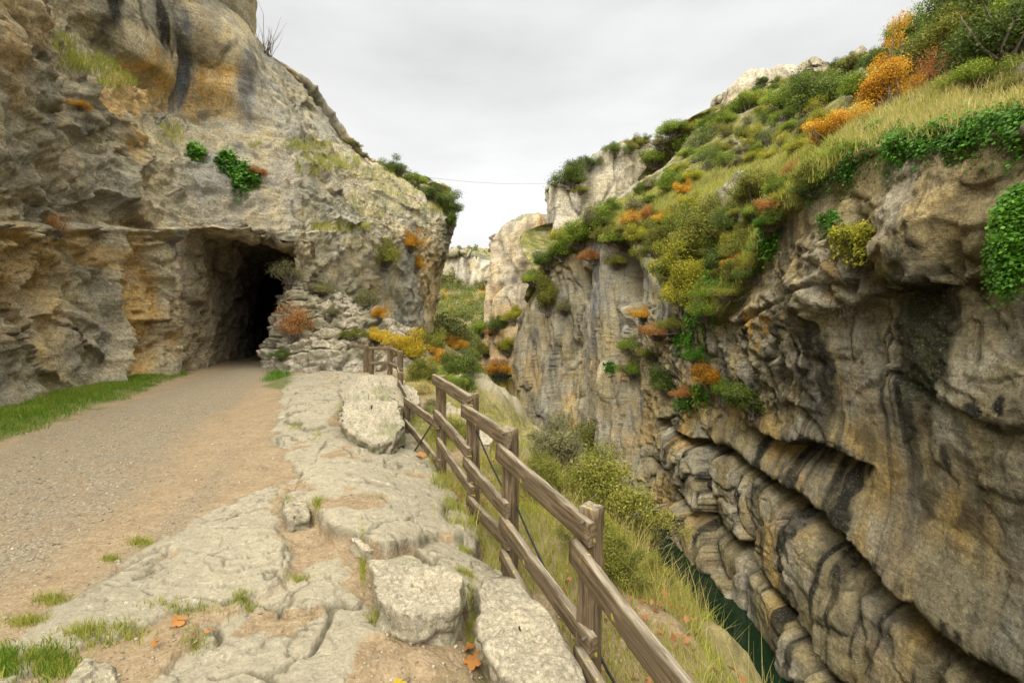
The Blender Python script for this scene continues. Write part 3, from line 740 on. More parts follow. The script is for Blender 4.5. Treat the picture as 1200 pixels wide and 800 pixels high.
tot = tot*(1-mk)+(blur(tot, 60)+.10*fbm(r32, 1.8, 5, 109, .6).reshape(ru, rv)+.12*(worley(r32, (1.3, 1.3, 1.7), 33)[:, 3]).reshape(ru, rv))*mk
RV2 = RV+RN*tot.reshape(-1)[:, None]
stn = fbm(r32, (1.1, .9, .10), 4, 97)+.25*fbm(r32, 1.6, 3, 98)
A = np.zeros((len(RV), 3)); Bm = np.zeros((len(RV), 3))
A[:, 0] = .8*sstep(-.1, .5, fbm(r32, (.4, .4, .3), 4, 99))*(.35+.65*low)
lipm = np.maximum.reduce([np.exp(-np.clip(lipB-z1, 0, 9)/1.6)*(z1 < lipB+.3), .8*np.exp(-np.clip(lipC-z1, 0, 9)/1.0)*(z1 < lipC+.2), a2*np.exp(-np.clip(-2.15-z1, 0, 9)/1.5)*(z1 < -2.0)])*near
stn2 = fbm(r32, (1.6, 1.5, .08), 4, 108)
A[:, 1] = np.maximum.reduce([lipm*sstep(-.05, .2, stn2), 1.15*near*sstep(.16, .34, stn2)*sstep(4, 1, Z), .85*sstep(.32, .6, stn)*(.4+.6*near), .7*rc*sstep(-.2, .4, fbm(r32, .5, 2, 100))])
darks = [(1078,400,34,85,.95), (1175,475,9,12,1), (1139,481,9,12,1), (1110,605,14,16,.95), (1062,590,12,30,.9), (960,450,12,60,.9), (975,600,12,60,.9), (1092,538,7,18,.9), (1170,500,30,8,.5), (995,535,8,30,.7), (1165,610,16,9,.8), (905,440,6,50,.6), (868,470,8,30,.6), (1190,580,10,14,.7), (1130,330,70,12,.2), (925,620,7,40,.8)]
A[:, 1] = np.maximum(A[:, 1], 1.5*blobs(rpx+9*fbm(r32, 1.5, 3, 101), rpy+9*fbm(r32, 1.5, 3, 102), darks))
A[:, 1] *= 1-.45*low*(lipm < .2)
A[:, 2] = np.maximum(.55*blobs(rpx, rpy, [(1078,400,36,90,.7), (1180,330,60,60,.4)]), .6*sstep(.1, .5, fbm(r32, .7, 4, 103))*sstep(0, 3, Z)*sstep(.0, .5, RN[:, 2]+.3))
Bm[:, 1] = np.maximum.reduce([blobs(rpx, rpy, [(905,575,18,45,.9), (990,430,12,70,.5), (1015,470,26,50,.5), (775,330,30,60,.7), (705,320,20,60,.8), (690,420,12,40,.7), (930,560,50,25,.5)])*sstep(-.5, .2, stn), .5*sstep(.1, .5, fbm(r32, (.5, .5, .2), 3, 104)), .45*farw*sstep(-.15, .3, fbm(r32, (.4, .4, .1), 4, 110))])
Bm[:, 2] = blobs(rpx+6*fbm(r32, 2, 3, 105), rpy+6*fbm(r32, 2, 3, 106), [(886,380,5,24,1), (903,378,8,14,1), (896,408,6,8,.9), (990,318,7,14,.8), (983,340,9,9,.7), (790,570,12,8,.5), (800,510,10,16,.4)])
Bm[:, 0] = .7*sstep(.2, .6, fbm(r32, (.5, .5, .35), 4, 107))
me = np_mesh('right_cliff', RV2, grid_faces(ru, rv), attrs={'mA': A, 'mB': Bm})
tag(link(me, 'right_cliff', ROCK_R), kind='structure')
SURF['R'] = (RV2, RN)

# ---- pale crags far up the valley (closed over the top and round the ends)
def crag(name, cols, seed, k=.28, amp=1.0, och=.3, px=1.6, mat=ROCK_F):
    B = resample(cols, px, (300, 220)); nn = net_normals(B); a, b = B.shape[:2]
    V = B.reshape(-1, 3); n = nn.reshape(-1, 3)
    if (n*(np.array([0, 0, CAMZ])-V)).sum(1).mean() < 0: n = -n
    v32 = V.astype(F32); d, c = rough(v32*np.array([1, 1, .45], F32), n, k, amp, .6, seed)
    zl = V[:, 2]*k*1.6+.4*fbm(v32, k*.6, 3, seed+9); d += .12/k*(RND[np.floor(zl).astype(int) & 255]-.5)
    d += .9*fbm(v32, (.25, .25, .03), 3, seed+3)
    A = np.zeros((len(V), 3)); Bm = np.zeros((len(V), 3)); ppx, ppy = proj(V)
    A[:, 0] = och*(.35+.65*sstep(-.2, .4, fbm(v32, (.15, .15, .05), 3, seed+4)))*1.3; A[:, 1] = .6*c
    A[:, 1] = np.maximum(A[:, 1], .5*sstep(.15, .5, fbm(v32, (.3, .3, .04), 3, seed+5)))
    A[:, 2] = sstep(.45, .8, n[:, 2]); Bm[:, 1] = .5*sstep(.0, .5, fbm(v32, .1, 3, seed+6)); Bm[:, 0] = .5*sstep(.1, .5, fbm(v32, .12, 3, seed+7))
    V2 = V+n*d[:, None]
    me = np_mesh(name, V2, grid_faces(a, b), attrs={'mA': A, 'mB': Bm})
    tag(link(me, name, mat), kind='structure'); SURF[name] = (V2, n)
def face(px, y0, y1, d, back=12):
    a, b = P(px, y0, d), P(px, y1, d+1.5); m = lambda t: tuple(np.array(a)*(1-t)+np.array(b)*t)
    return [(a[0], a[1], a[2]-12), m(.3), m(.65), b, (b[0]+.6, b[1]+3, b[2]+.6), (b[0]+2, b[1]+back, b[2]-.5), (b[0]+3, b[1]+back+6, b[2]-9)]
crag('pale_crag', [face(655,290,225,92), face(641,285,222,82), face(646,278,215,73), face(664,268,206,71), face(690,258,184,70), face(716,240,172,70), face(742,228,168,72), face(764,212,178,76), face(775,205,190,84)], 31, .3, .55, .12)
crag('valley_crag', [face(600,380,285,125), face(582,378,290,108), face(577,375,288,99), face(588,370,275,96), face(603,362,263,94), face(622,350,259,93), face(645,330,256,95), face(670,300,252,100)], 33, .22, .7, 1.0)
crag('ridge_outcrop', [face(842,150,128,66), face(850,148,112,60), face(868,146,100,57), face(895,140,90,56), face(925,130,84,57), face(940,118,88,64)], 35, .35, .6, .3)
crag('summit_outcrop', [face(945,95,78,66), face(955,98,70,58), face(980,98,66,55), face(1005,96,66,56), face(1020,88,74,62)], 37, .4, .6, .2)
crag('distant_cliff', [face(430,372,300,300,60), face(500,366,296,262,60), face(522,366,300,255,60), face(540,364,297,252,60), face(560,360,303,252,60), face(580,356,308,255,60), face(640,352,306,268,60)], 39, .09, .8, .15, 1.5)

# ================================================================== ROCK SLABS
def slab(px_pts, z, thick, label, cat='rock', name='rock_slab', seed=0, group=None, moss=.3, ochre=.0, tilt=(0, 0), rough_k=1.0, pale=.12):
    """closed block: ringed top, ragged sides, resting in the soil"""
    poly = np.array(gp(px_pts, z)); n = len(poly); c = poly.mean(0)
    nb = 200; t = np.linspace(0, n, nb, endpoint=False); i = t.astype(int); f = (t-i)[:, None]
    a, b = poly[i], poly[(i+1) % n]; bd = a*(1-f)+b*f
    for _ in range(2): bd = .25*np.roll(bd, 1, 0)+.5*bd+.25*np.roll(bd, -1, 0)
    p3 = np.concatenate([bd, np.zeros((nb, 1))], 1).astype(F32); sz = np.sqrt(((bd-c)**2).sum(1)).mean()
    rn = fbm(p3, 2.5/sz*.5, 4, seed+200)*.10*sz+fbm(p3, 9, 3, seed+201)*.012
    dirv = (bd-c)/np.linalg.norm(bd-c, axis=1)[:, None]; bd = bd+dirv*rn[:, None]
    rings = []
    for k in np.linspace(.03, .96, 46): rings.append((bd-c)*k); 
    T = np.concatenate([np.concatenate([r, np.zeros((nb, 1))], 1) for r in rings])
    S = []
    for k, (g, h) in enumerate([(.985, -.018), (1.0, -.05)]+[(1.0-.04*math.sin(q*3)-.05*q, -.05-(thick-.05)*q) for q in np.linspace(.08, 1, 16)]):
        S.append(np.concatenate([(bd-c)*g, np.full((nb, 1), h)], 1))
    S = np.concatenate(S); V = np.concatenate([T, S]); rows = 46+18
    w = V+np.array([c[0], c[1], z]); w32 = w.astype(F32)
    top = np.zeros(len(V)); top[:len(T)] = 1
    lay = fbm(w32, 1.7, 5, seed+202, .55)*2.2; fl = np.floor(lay); terr = fl+sstep(.75, 1, lay-fl)
    dz = (.022*terr+.018*fbm(w32, 5, 4, seed+203, .6)+.008*fbm(w32, 18, 3, seed+204)-.06*np.clip(fbm(w32, 7, 3, seed+205)-.4, 0, 1))*rough_k
    w[:, 2] += np.where(top > 0, dz, dz*.3)+tilt[0]*V[:, 0]+tilt[1]*V[:, 1]
    side = 1-top; dr = (.05*(RND[(np.floor(w[:, 2]/.055+1.5*fbm(w32, 1.5, 2, seed+206)).astype(int)) & 255]-.5)+.03*fbm(w32, 7, 4, seed+207))*side*rough_k
    dv = np.concatenate([np.tile(dirv, (rows, 1))]); w[:, :2] += dv*dr[:, None]
    i0 = np.arange(rows-1)[:, None]*nb; j = np.arange(nb)[None]; k2 = (j+1) % nb
    Q = np.stack([i0+j, i0+nb+j, i0+nb+k2, i0+k2], -1).reshape(-1, 4)
    A = np.zeros((len(w), 3)); B = np.zeros((len(w), 3))
    A[:, 2] = moss*np.where(top > 0, sstep(.25, .6, fbm(w32, 2.2, 4, seed+208)), sstep(-.2, .4, fbm(w32, 2.5, 4, seed+209))); A[:, 0] = ochre
    A[:, 1] = .35*side*sstep(-.1, .5, fbm(w32, 3, 3, seed+210)); B[:, 0] = pale*top
    me = np_mesh(name, w, Q, attrs={'mA': A, 'mB': B})
    return tag(link(me, name, ROCK_P), label, cat, group)
slab([(432,652),(480,646),(540,672),(546,690),(536,706),(482,722),(446,702),(434,676)], .13, .34, 'thick squarish limestone block with a pale flat top beside the gravel gully', seed=1, moss=.5)
slab([(558,690),(568,674),(606,672),(640,716),(662,752),(690,800),(660,830),(610,806),(572,770),(563,730)], .0, .36, 'long pale slab under the bottom rail of the near fence', seed=2, moss=.6)
slab([(402,470),(420,452),(446,456),(472,474),(476,490),(462,502),(436,508),(414,502),(400,488)], .34, .5, 'layered grey limestone boulder with mossy crevices beside the mid fence', seed=3, moss=.8, tilt=(-.10, .05), rough_k=2.2)
slab([(428,440),(446,436),(476,446),(484,462),(470,470),(446,458),(428,450)], .22, .4, 'small bedded limestone ledge between the layered boulder and the far fence', seed=4, moss=.6, rough_k=1.8)
slab([(406,622),(420,616),(452,632),(450,640),(434,646),(414,634)], .06, .2, 'wedge of limestone tucked under the big plate edge', seed=5, moss=.4)
slab([(330,584),(338,572),(362,570),(370,584),(362,600),(336,602)], .13, .28, 'rough mossy grey stone at the head of the gravel gully', seed=6, moss=.95, rough_k=1.6, pale=0)
slab([(78,802),(100,768),(128,772),(140,790),(120,820),(84,822)], .04, .2, 'small grey rock poking from the grass at the bottom left', seed=7, moss=.3)
slab([(462,458),(470,448),(486,454),(492,470),(480,478),(468,472)], .2, .35, 'rounded pale boulder against the leaning fence post', seed=8, moss=.3)
slab([(560,514),(562,502),(574,500),(580,512),(574,520),(564,520)], -.1, .5, 'white stone seen through the rails of the fence', seed=9, moss=.1, pale=.25)
slab([(508,478),(520,468),(546,482),(556,500),(540,506),(516,494)], -.1, .5, 'broken pale rock on the drop behind the fence', seed=10, moss=.3, rough_k=1.6)

# ================================================================== FENCE
def beam(a, b, w, h, name, parent, seed, roll=0.0, taper=1.0, chip=.004):
    """rough sawn timber; local X runs along the grain"""
    a, b = Vector(a), Vector(b); L = (b-a).length; ns = max(8, int(L/.05)); r = .012
    cs = []
    for sx, sy in ((1, 1), (-1, 1), (-1, -1), (1, -1)):
        c0 = [(w/2*sx, h/2*sy-r*sy), (w/2*sx-r*.3*sx, h/2*sy-r*.3*sy), (w/2*sx-r*sx, h/2*sy)]
        cs += c0 if sx*sy > 0 else c0[::-1]
    cs2 = []
    for k in range(len(cs)):                       # a mid point on each long side
        cs2.append(cs[k]); nx = cs[(k+1) % len(cs)]
        if math.hypot(nx[0]-cs[k][0], nx[1]-cs[k][1]) > r*2: cs2 += [tuple(cs[k][m]*(1-u)+nx[m]*u for m in (0, 1)) for u in (.25, .5, .75)]
    m = len(cs2); xs = np.linspace(0, L, ns+1)
    V = np.array([[x, c[0]*(1+(taper-1)*x/L), c[1]*(1+(taper-1)*x/L)] for x in xs for c in cs2])
    p = (V*np.array([2.2, 26, 26])).astype(F32)
    sag = .006*np.sin(V[:, 0]/L*math.pi*1.3+seed)
    V[:, 1:] *= (1+.07*fbm(p, 1.0, 3, seed))[:, None]; V[:, 1] += chip*fbm((V*np.array([6, 30, 30])).astype(F32), 1, 3, seed+1); V[:, 2] += sag+chip*fbm((V*np.array([6, 30, 30])).astype(F32), 1, 3, seed+2)
    V[:, 0] += .012*fbm((V*np.array([0, 40, 40])).astype(F32), 1, 2, seed+3)*np.where((V[:, 0] < .01) | (V[:, 0] > L-.01), 1, 0)
    me = bpy.data.meshes.new(name)
    F = [(k*m+j, k*m+(j+1) % m, (k+1)*m+(j+1) % m, (k+1)*m+j) for k in range(ns) for j in range(m)]
    F += [tuple(range(m))[::-1], tuple(ns*m+j for j in range(m))]
    me.from_pydata(V.tolist(), [], F); me.update(); me.materials.append(WOOD)
    for pg in me.polygons: pg.use_smooth = len(pg.vertices) == 4
    o = link(me, name)
    x = (b-a).normalized(); up = Vector((0, 0, 1)) if abs(x.z) < .9 else Vector((math.sin(roll), math.cos(roll), 0))
    y = up.cross(x).normalized(); z = x.cross(y)
    R = Matrix((x, y, z)).transposed().to_4x4(); R.translation = a
    if parent is not None:
        o.parent = parent; o.matrix_parent_inverse = Matrix.Identity(4)
        R = Matrix.Translation(-parent.location) @ R
    o.matrix_basis = R
    return o
from mathutils import Vector, Matrix
def V3(px, py, d): return Vector(P(px, py, d))
FE = empty('wooden_fence', (-.397, 5.0, gz_at(-.397, 5.0)), 'weathered brown post and rail fence running along the gorge edge in the foreground', 'fence')
posts = [(693,593,2.72,.110,.03), (598,502,3.9,.104,.01), (554,461,5.0,.104,.0), (517,440,6.3,.10,.0), (478,468,8.3,.10,.08)]
for k, (a, b, d, w_, lean) in enumerate(posts):
    top = V3(a, b, d); bot = Vector((top.x-lean, top.y, min(gz_at(top.x, top.y), top.z-.9)-.3))
    beam(bot, top, w_, w_, 'post', FE, 300+k*7, roll=.75, taper=.97, chip=.006)
def rail(q0, q1, d0, d1, h=.13, w_=.05, seed=0, parent=None):
    # photo places of the upper edge, depths at the two ends; the board hangs below its upper edge
    a, b = V3(*q0, d0), V3(*q1, d1); a.z -= h/2; b.z -= h/2
    e = (b-a).normalized()*.05
    return beam(a-e*.6, b+e*.6, w_, h, 'rail', parent or FE, 400+seed*5)
o_ = .085
rail((675,634),(812,806), 2.72-o_, 1.70, .135, .055, 1)
rail((586,521),(690,608), 3.9-o_, 2.72-o_, .135, .055, 2)
rail((544,474),(594,504), 5.0-o_, 3.9-o_, .13, .055, 3)
rail((509,438),(550,463), 6.3-o_, 5.0-o_, .13, .055, 4)
rail((590,604),(692,742), 3.9-o_, 2.72-o_, .12, .055, 5)
rail((680,760),(760,880), 2.72-o_, 1.9, .12, .055, 6)
rail((546,536),(593,587), 5.0-o_, 3.9-o_, .12, .055, 7)
rail((511,480),(549,523), 6.3-o_, 5.0-o_, .12, .055, 8)
rail((590,643),(674,800), 3.9-o_, 2.72-o_, .11, .05, 9)
rail((550,580),(594,627), 5.0-o_, 3.9-o_, .11, .05, 10)
rail((514,513),(553,569), 6.3-o_, 5.0-o_, .11, .05, 11)
rail((475,466),(512,491), 8.3-o_, 6.3-o_, .12, .05, 12)
rail((474,490),(515,538), 8.3-o_, 6.3-o_, .11, .05, 13)
rail((467,444),(480,468), 11.2, 8.3-o_, .12, .05, 14)
rail((466,430),(470,446), 14, 11.2, .12, .05, 15)
beam(Vector(P(469,470,11.1)), V3(469,436,11.1), .10, .10, 'post', FE, 350, roll=.6)
FF = empty('wooden_fence', P(434,447,15.6), 'short far fence turning away below the rock face near the tunnel', 'fence')
for k, (a, t_, b_, d) in enumerate([(413,404,434,17), (429,404,438,16.6), (435,407,449,15.5), (457,405,445,15.4), (469,411,452,14.4)]):
    beam(V3(a, b_+6, d), V3(a, t_, d), .13, .13, 'post', FF, 360+k, roll=.4)
for k, (q0, q1, d0, d1) in enumerate([((433,406),(458,406),15.45,15.35), ((404,402),(430,405),17.2,16.55), ((457,407),(470,412),15.35,14.35), ((434,424),(457,423),15.45,15.35), ((457,424),(471,432),15.3,14.3)]):
    rail(q0, q1, d0, d1, .11, .05, 30+k, FF)
def bolt(px, py, d):
    a = np.array(P(px, py, d)); n_ = np.array([-.755, -.655, 0])
    v_, q_ = tubes([([a-n_*.02, a+n_*.012, a+n_*.016], [.010, .009, .002])], 8); o = link(np_mesh('bolt', v_-np.array(FE.location), q_), 'bolt', STEEL, FE)
for q in ((682,612,2.72-.125),(593,528,3.9-.125),(589,508,3.9-.125),(684,748,2.72-.125),(549,470,5.0-.125),(547,482,5.0-.125),(596,614,3.9-.125),(680,648,2.72-.125)): bolt(*q)
# black cable clipped to the back of the posts
def curve_tube(name, paths, mat, label=None, cat=None, parent=None, seg=8):
    V_, Q_ = tubes(paths, seg); o = link(np_mesh(name, V_, Q_), name, mat, parent)
    return tag(o, label, cat) if label else o
def sagging(a, b, sag, n=14):
    a, b = np.array(a), np.array(b); t = np.linspace(0, 1, n)[:, None]
    q = a*(1-t)+b*t; q[:, 2:] -= sag*4*t*(1-t); return q
c1 = np.concatenate([sagging(P(556,498,5.06), P(594,580,3.98), .03)[:-1], sagging(P(600,580,3.98), P(695,770,2.80), .05)[:-1], sagging(P(703,768,2.80), P(775,880,2.0), .03)])
cb = empty('cable', P(600,580,3.98), 'slack black cable strung low along the back of the foreground fence', 'cable')
def rel(o, root):
    for v in o.data.vertices: v.co -= root.location
    o.parent = root; return o
rel(curve_tube('sheath', [(c1, np.full(len(c1), .0085))], RUBBER), cb)
for q in ((600,580,3.98), (699,770,2.80)):
    a = np.array(P(*q)); rel(curve_tube('clamp', [([a+np.array([-.03, 0, -.018]), a+np.array([-.03, 0, .018])], [.03, .03]), ([a+np.array([.0, -.02, 0]), a+np.array([.03, -.02, 0])], [.018, .018])], RUBBER), cb)
g1 = sagging(P(486,528,7.3), P(511,489,6.2), .0, 4)
curve_tube('guy_wire', [(g1, np.full(4, .012))], STEEL, 'pale diagonal wire stay crossing the broken fence bay', 'wire')
g2 = sagging(P(470,204,44), P(655,214,72), .5, 20)
curve_tube('overhead_cable', [(g2, np.full(20, .012))], STEEL, 'thin cable strung across the sky between the two sides of the gorge', 'cable')

# ================================================================== PLANTS
RS_ = np.random.RandomState(11)
def unit(v): return v/(np.linalg.norm(v, axis=-1, keepdims=True)+1e-9)
def leaf_quads(c, nrm, size, lv, rs, aspect=.55):
    n = len(c); r = unit(rs.normal(size=(n, 3))); d = unit(np.cross(nrm, r)); s = np.cross(nrm, d)
    L = size[:, None]; fold = nrm*L*.12
    v = np.stack([c-d*L*.5, c+s*L*aspect*.5+fold, c+d*L*.5, c-s*L*aspect*.5+fold], 1).reshape(-1, 3)
    return v, np.arange(n*4).reshape(n, 4), np.repeat(lv, 4)
def bush_meshes(seed, clumps=18, leaves=5200, leaf=.075, sq=1.0, tall=1.0, crad=(.13, .42), stray=.15, twig=9):
    rs = np.random.RandomState(seed); C_ = []
    while len(C_) < clumps:
        v = unit(rs.normal(size=3)); v[2] = abs(v[2])*1.05-.08
        r = rs.uniform(.25, .78)*(1+.25*math.sin(3*math.atan2(v[1], v[0])+seed))
        C_.append((v[0]*r*sq, v[1]*r*sq, (.12+v[2]*r*1.15)*tall+.12))
    C_ = np.array(C_); R_ = rs.uniform(*crad, size=clumps); cv = rs.rand(clumps)
    k = rs.choice(clumps, leaves, p=(R_**2)/(R_**2).sum())
    dr = unit(rs.normal(size=(leaves, 3))); rad_ = R_[k]*np.clip(rs.beta(3.2, 1.3, leaves)+(rs.rand(leaves) < stray)*rs.rand(leaves)*.7, 0, 1.8)
    c = C_[k]+dr*rad_[:, None]*np.array([1, 1, .85]); c[:, 2] = np.maximum(c[:, 2], .02+.1*rs.rand(leaves))
    nrm = unit(dr*.7+rs.normal(size=(leaves, 3))*.75+np.array([0, 0, .45]))
    lv = np.clip(.5*rs.rand(leaves)+.45*cv[k]+.03, 0, 1)
    v, q, l = leaf_quads(c, nrm, leaf*rs.uniform(.55, 1.35, leaves), lv, rs)
    fol = np_mesh('foliage', v, q, False, {'lv': l})
    paths = []
    for cc in list(C_)+[C_[rs.randint(clumps)]*np.array([1.05, 1.05, .9])+rs.normal(size=3)*.2 for _ in range(twig)]:
        b = np.array([rs.normal()*.07, rs.normal()*.07, -.25]); m = b*.45+cc*.55+rs.normal(size=3)*.07; m[2] -= .05
        paths.append(([b, b*.6+m*.4+np.array([0, 0, .06]), m, cc, cc+(cc-m)*.15+rs.normal(size=3)*.05], [.035, .026, .018, .009, .003]))
    sv, sq_ = tubes(paths, 5)
    stem = np_mesh('stems', sv, sq_)
    stem.materials.append(BARK); fol.materials.append(MAT['green'])
    return fol, stem
PROTO = {
 'round': [bush_meshes(1, 24, 13000, .050), bush_meshes(2, 20, 12000, .052), bush_meshes(3, 30, 14000, .050, 1.05, .9)],
 'tall':  [bush_meshes(4, 26, 14000, .048, .8, 1.55, (.2, .36)), bush_meshes(5, 30, 15000, .045, .75, 1.8, (.18, .33))],
 'low':   [bush_meshes(6, 22, 10000, .05, 1.15, .62, (.2, .36)), bush_meshes(7, 26, 11000, .05, 1.2, .5, (.18, .34))],
 'airy':  [bush_meshes(8, 26, 3400, .062, 1.0, 1.15, (.2, .4), .35, 14), bush_meshes(9, 30, 3800, .058, .95, 1.2, (.18, .36), .4, 18)],
 'fine':  [bush_meshes(10, 44, 20000, .040, 1.0, 1.05, (.12, .30), .35, 60), bush_meshes(12, 40, 19000, .040, 1.1, .9, (.12, .32), .35, 60)],
}
SURF['G'] = (GV[(GV[:, 1] > .5)], None)
SC = {}
for k_, (v_, n_) in SURF.items():
    a_, b_ = proj(v_); SC[k_] = (a_, b_, v_)
def hit(px, py, keys='HRLQG', rad_=4.0):
    """nearest surface seen at a photo place"""
    best = None
    for kk in (keys if isinstance(keys, (list, tuple)) else list(keys)):
        a, b, v = SC[kk]
        for r in (rad_, rad_*2.5):
            m = np.flatnonzero((np.abs(a-px) < r) & (np.abs(b-py) < r) & (v[:, 1] > .8))
            if len(m):
                j = m[np.argmin(v[m, 1])]
                if best is None or v[j, 1] < best[1]: best = v[j]
                break
    return best
nb_ = [0]
def bush(px, py, r, mat, shape, label, group=None, keys='HRLQG', cat='shrub', name='shrub', asp=1.0, sink=.55, dmax=None):
    h = hit(px, py+r*sink, keys)
    if h is None: print('no surface for', label); return
    d = h[1]; R = 1.22*r*d/FPX; k = nb_[0]; nb_[0] += 1
    fol, stem = PROTO[shape][k % len(PROTO[shape])]
    e = empty(name, (h[0], h[1], h[2]-.06*R), label, cat, group)
    e.rotation_euler = (0, 0, RS_.rand()*6.28); e.scale = (R*RS_.uniform(.95, 1.1), R*RS_.uniform(.95, 1.1), R*asp*RS_.uniform(.95, 1.1))
    for m_, nm_ in ((fol, 'foliage'), (stem, 'stems')):
        o = bpy.data.objects.new(nm_, m_); COL.objects.link(o); o.parent = e
        if nm_ == 'foliage':
            o.material_slots[0].link = 'OBJECT'; o.material_slots[0].material = MAT[mat]
    return e
# right hillside, top right
for a in [
 (1185,28,66,'dark','round','large dark green shrub filling the top right corner of the hill'),
 (1108,36,44,'olive','round','olive green shrub on the skyline at the top right'),
 (1150,25,46,'green','round','broad mid green shrub beside the dark corner one'),
 (1190,-30,60,'olive','round','tall olive shrub cut off by the top edge at the corner'),
 (1130,-8,44,'dark','round','dark shrub cut off by the top edge left of the corner'),
 (1062,30,24,'green','round','green shrub on the skyline left of the olive one'),
 (1030,62,16,'dark','low','low dark shrub on the skyline above the tall amber bush'),
 (1072,56,26,'dark','round','small dark shrub on the skyline between the olive and amber bushes'),
 (1148,78,30,'green','low','low green shrub under the corner thicket above the meadow'),
 (1092,82,24,'russet','airy','rust brown shrub between the amber bush and the corner thicket'),
 (1190,90,20,'olive','low','low olive shrub at the right edge above the meadow'),
 (1040,100,36,'amber','tall','tall blazing amber bush on the edge of the meadow'),
 (972,146,30,'amber','round','broad orange bush lower down the slope from the tall amber one'),
 (1004,96,22,'green','round','mid green shrub just left of the tall amber bush'),
 (955,106,36,'dark','round','dark green rounded shrub high on the slope left of the amber bushes'),
 (920,112,26,'green','round','green shrub below the ridge outcrop'),
 (935,166,17,'lime','low','small bright green shrub beside the broad orange bush'),
 (926,200,14,'russet','airy','little rust red shrub above the ivy on the rim'),
 (880,216,30,'olive','round','dull olive shrub on the grassy bench'),
 (905,232,20,'russet','low','reddish shrub between the olive shrub and the rim ivy'),
 (832,262,42,'olive','round','big dark olive shrub in the middle of the vegetated gully'),
 (802,258,22,'green','round','green shrub on the upper left of the gully'),
 (858,252,24,'dark','round','dark shrub on the right of the big olive shrub'),
 (792,300,32,'lime','round','bright yellow green bush at the head of the gully'),
 (800,345,34,'lime','tall','tall yellow green bush lower in the gully'),
 (786,340,16,'yellow','round','yellow leaved shrub on the left of the tall yellow green bush'),
 (858,300,15,'amber','low','small orange shrub between the ivy mats of the gully'),
 (882,318,18,'dark','low','dark cushion shrub on the rim above the grey wall'),
 (826,338,18,'green','low','green shrub behind the tall yellow green bush'),
 (768,384,20,'russet','low','orange red shrub on the ledge below the tall yellow green bush'),
 (742,396,18,'green','low','green cushion on the left end of the ledge'),
 (752,362,15,'amber','low','pale orange shrub on the shoulder above the ledge'),
 (832,432,22,'amber','round','orange bush perched on the lower ledge above the overhang'),
 (876,466,30,'dark','round','dark green bush at the right end of the lower ledge'),
 (852,456,18,'green','low','small green bush between the orange and dark ones on the lower ledge'),
 (780,442,24,'dark','round','dark rounded shrub at the left of the lower ledge'),
 (806,452,16,'russet','low','reddish shrub on the lower ledge beside the dark rounded one'),
 (816,408,18,'ivy','low','vivid green shrub in the cleft above the lower ledge'),
 (738,430,16,'green','low','green shrub clinging to the wall left of the lower ledge'),
 (722,300,14,'olive','low','olive tuft on top of the grey slab beside the cleft'),
 (702,262,26,'green','round','green shrub on the bench above the grey slabs'),
 (678,276,22,'green','round','green shrub left of the bench shrub'),
 (905,258,16,'ivy','low','vivid green shrub on the rim between the ivy patch and the reddish shrub'),
 (868,284,24,'olive','round','olive shrub on the right side of the gully'),
 (852,332,20,'green','low','green shrub on the mossy lip of the gully'),
 (770,272,24,'olive','round','olive shrub above the head of the yellow green bushes'),
 (728,276,22,'green','low','green shrub spreading over the top of the grey slab'),
 (814,286,24,'green','round','green shrub in the middle of the gully'),
 (792,378,18,'olive','low','olive shrub at the foot of the tall yellow green bush'),
 (762,412,16,'olive','low','olive shrub below the orange red one on the ledge'),
 (950,214,18,'dark','low','dark shrub hanging over the rim below the broad orange bush'),
 (990,168,18,'green','low','low green shrub between the ivy mats on the rim'),
 (885,246,18,'green','low','green shrub on the lip below the reddish shrub'),
 (845,300,22,'dark','round','dark shrub beside the orange one in the gully'),
 (736,252,14,'amber','airy','thin orange shrub on the left end of the grassy bench'),
 (760,244,16,'russet','low','rusty shrub on the grassy bench'),
 (776,250,14,'amber','low','orange shrub on the grassy bench beside the rusty one'),
 (800,218,12,'amber','round','small round orange shrub above the bench'),
 (656,292,20,'green','round','green shrub above the dark gully wall'),
 (638,302,17,'dark','round','dark shrub at the left of the slope under the pale crag'),
 (622,318,16,'green','low','green shrub on the outermost corner of the right wall'),
 (640,344,24,'olive','tall','tall olive shrub hanging on the corner of the right wall'),
 (660,352,14,'grey','low','grey green shrub in the hollow of the corner wall'),
 (692,300,14,'russet','low','reddish shrub on the lip above the blue grey slab'),
 (664,204,22,'dark','round','dark rounded shrub crowning the left end of the pale crag'),
 (690,186,13,'dark','low','small dark shrub on the top edge of the pale crag'),
 (724,170,14,'dark','low','dark shrub on the right end of the pale crag'),
 (684,222,9,'olive','low','small olive shrub growing on the face of the pale crag'),
]: bush(*a, keys=['H', 'R', 'pale_crag', 'ridge_outcrop'])
# upper slope: shrubs that nothing tells apart
rs2 = np.random.RandomState(5); slope = []
quad = [(615,335),(648,282),(700,250),(770,212),(900,170),(965,135),(960,90),(860,125),(770,158),(758,222),(704,254),(640,296)]
UP_G = 'shrubs covering the upper slope below the skyline'
tries = 0
while len(slope) < 210 and tries < 3000:
    tries += 1
    x_, y_ = rs2.uniform(640, 965), rs2.uniform(90, 275)
    if poly_sd(np.array([x_]), np.array([y_]), quad)[0] < -6: continue
    r_ = rs2.uniform(8, 20)
    if any(math.hypot(x_-a, y_-b) < .5*(r_+c) for a, b, c in slope): continue
    slope.append((x_, y_, r_))
for x_, y_, r_ in slope:
    bush(x_, y_, r_, ['dark', 'green', 'green', 'olive', 'green', 'grey', 'lime'][rs2.randint(7)], ['round', 'low', 'airy'][rs2.randint(3)], 'green shrub on the crowded upper slope, one of many alike below the skyline', UP_G, ['H', 'pale_crag', 'ridge_outcrop'])
gq = [(700,264),(770,236),(860,222),(940,186),(965,212),(905,262),(872,330),(832,362),(790,335),(748,292)]
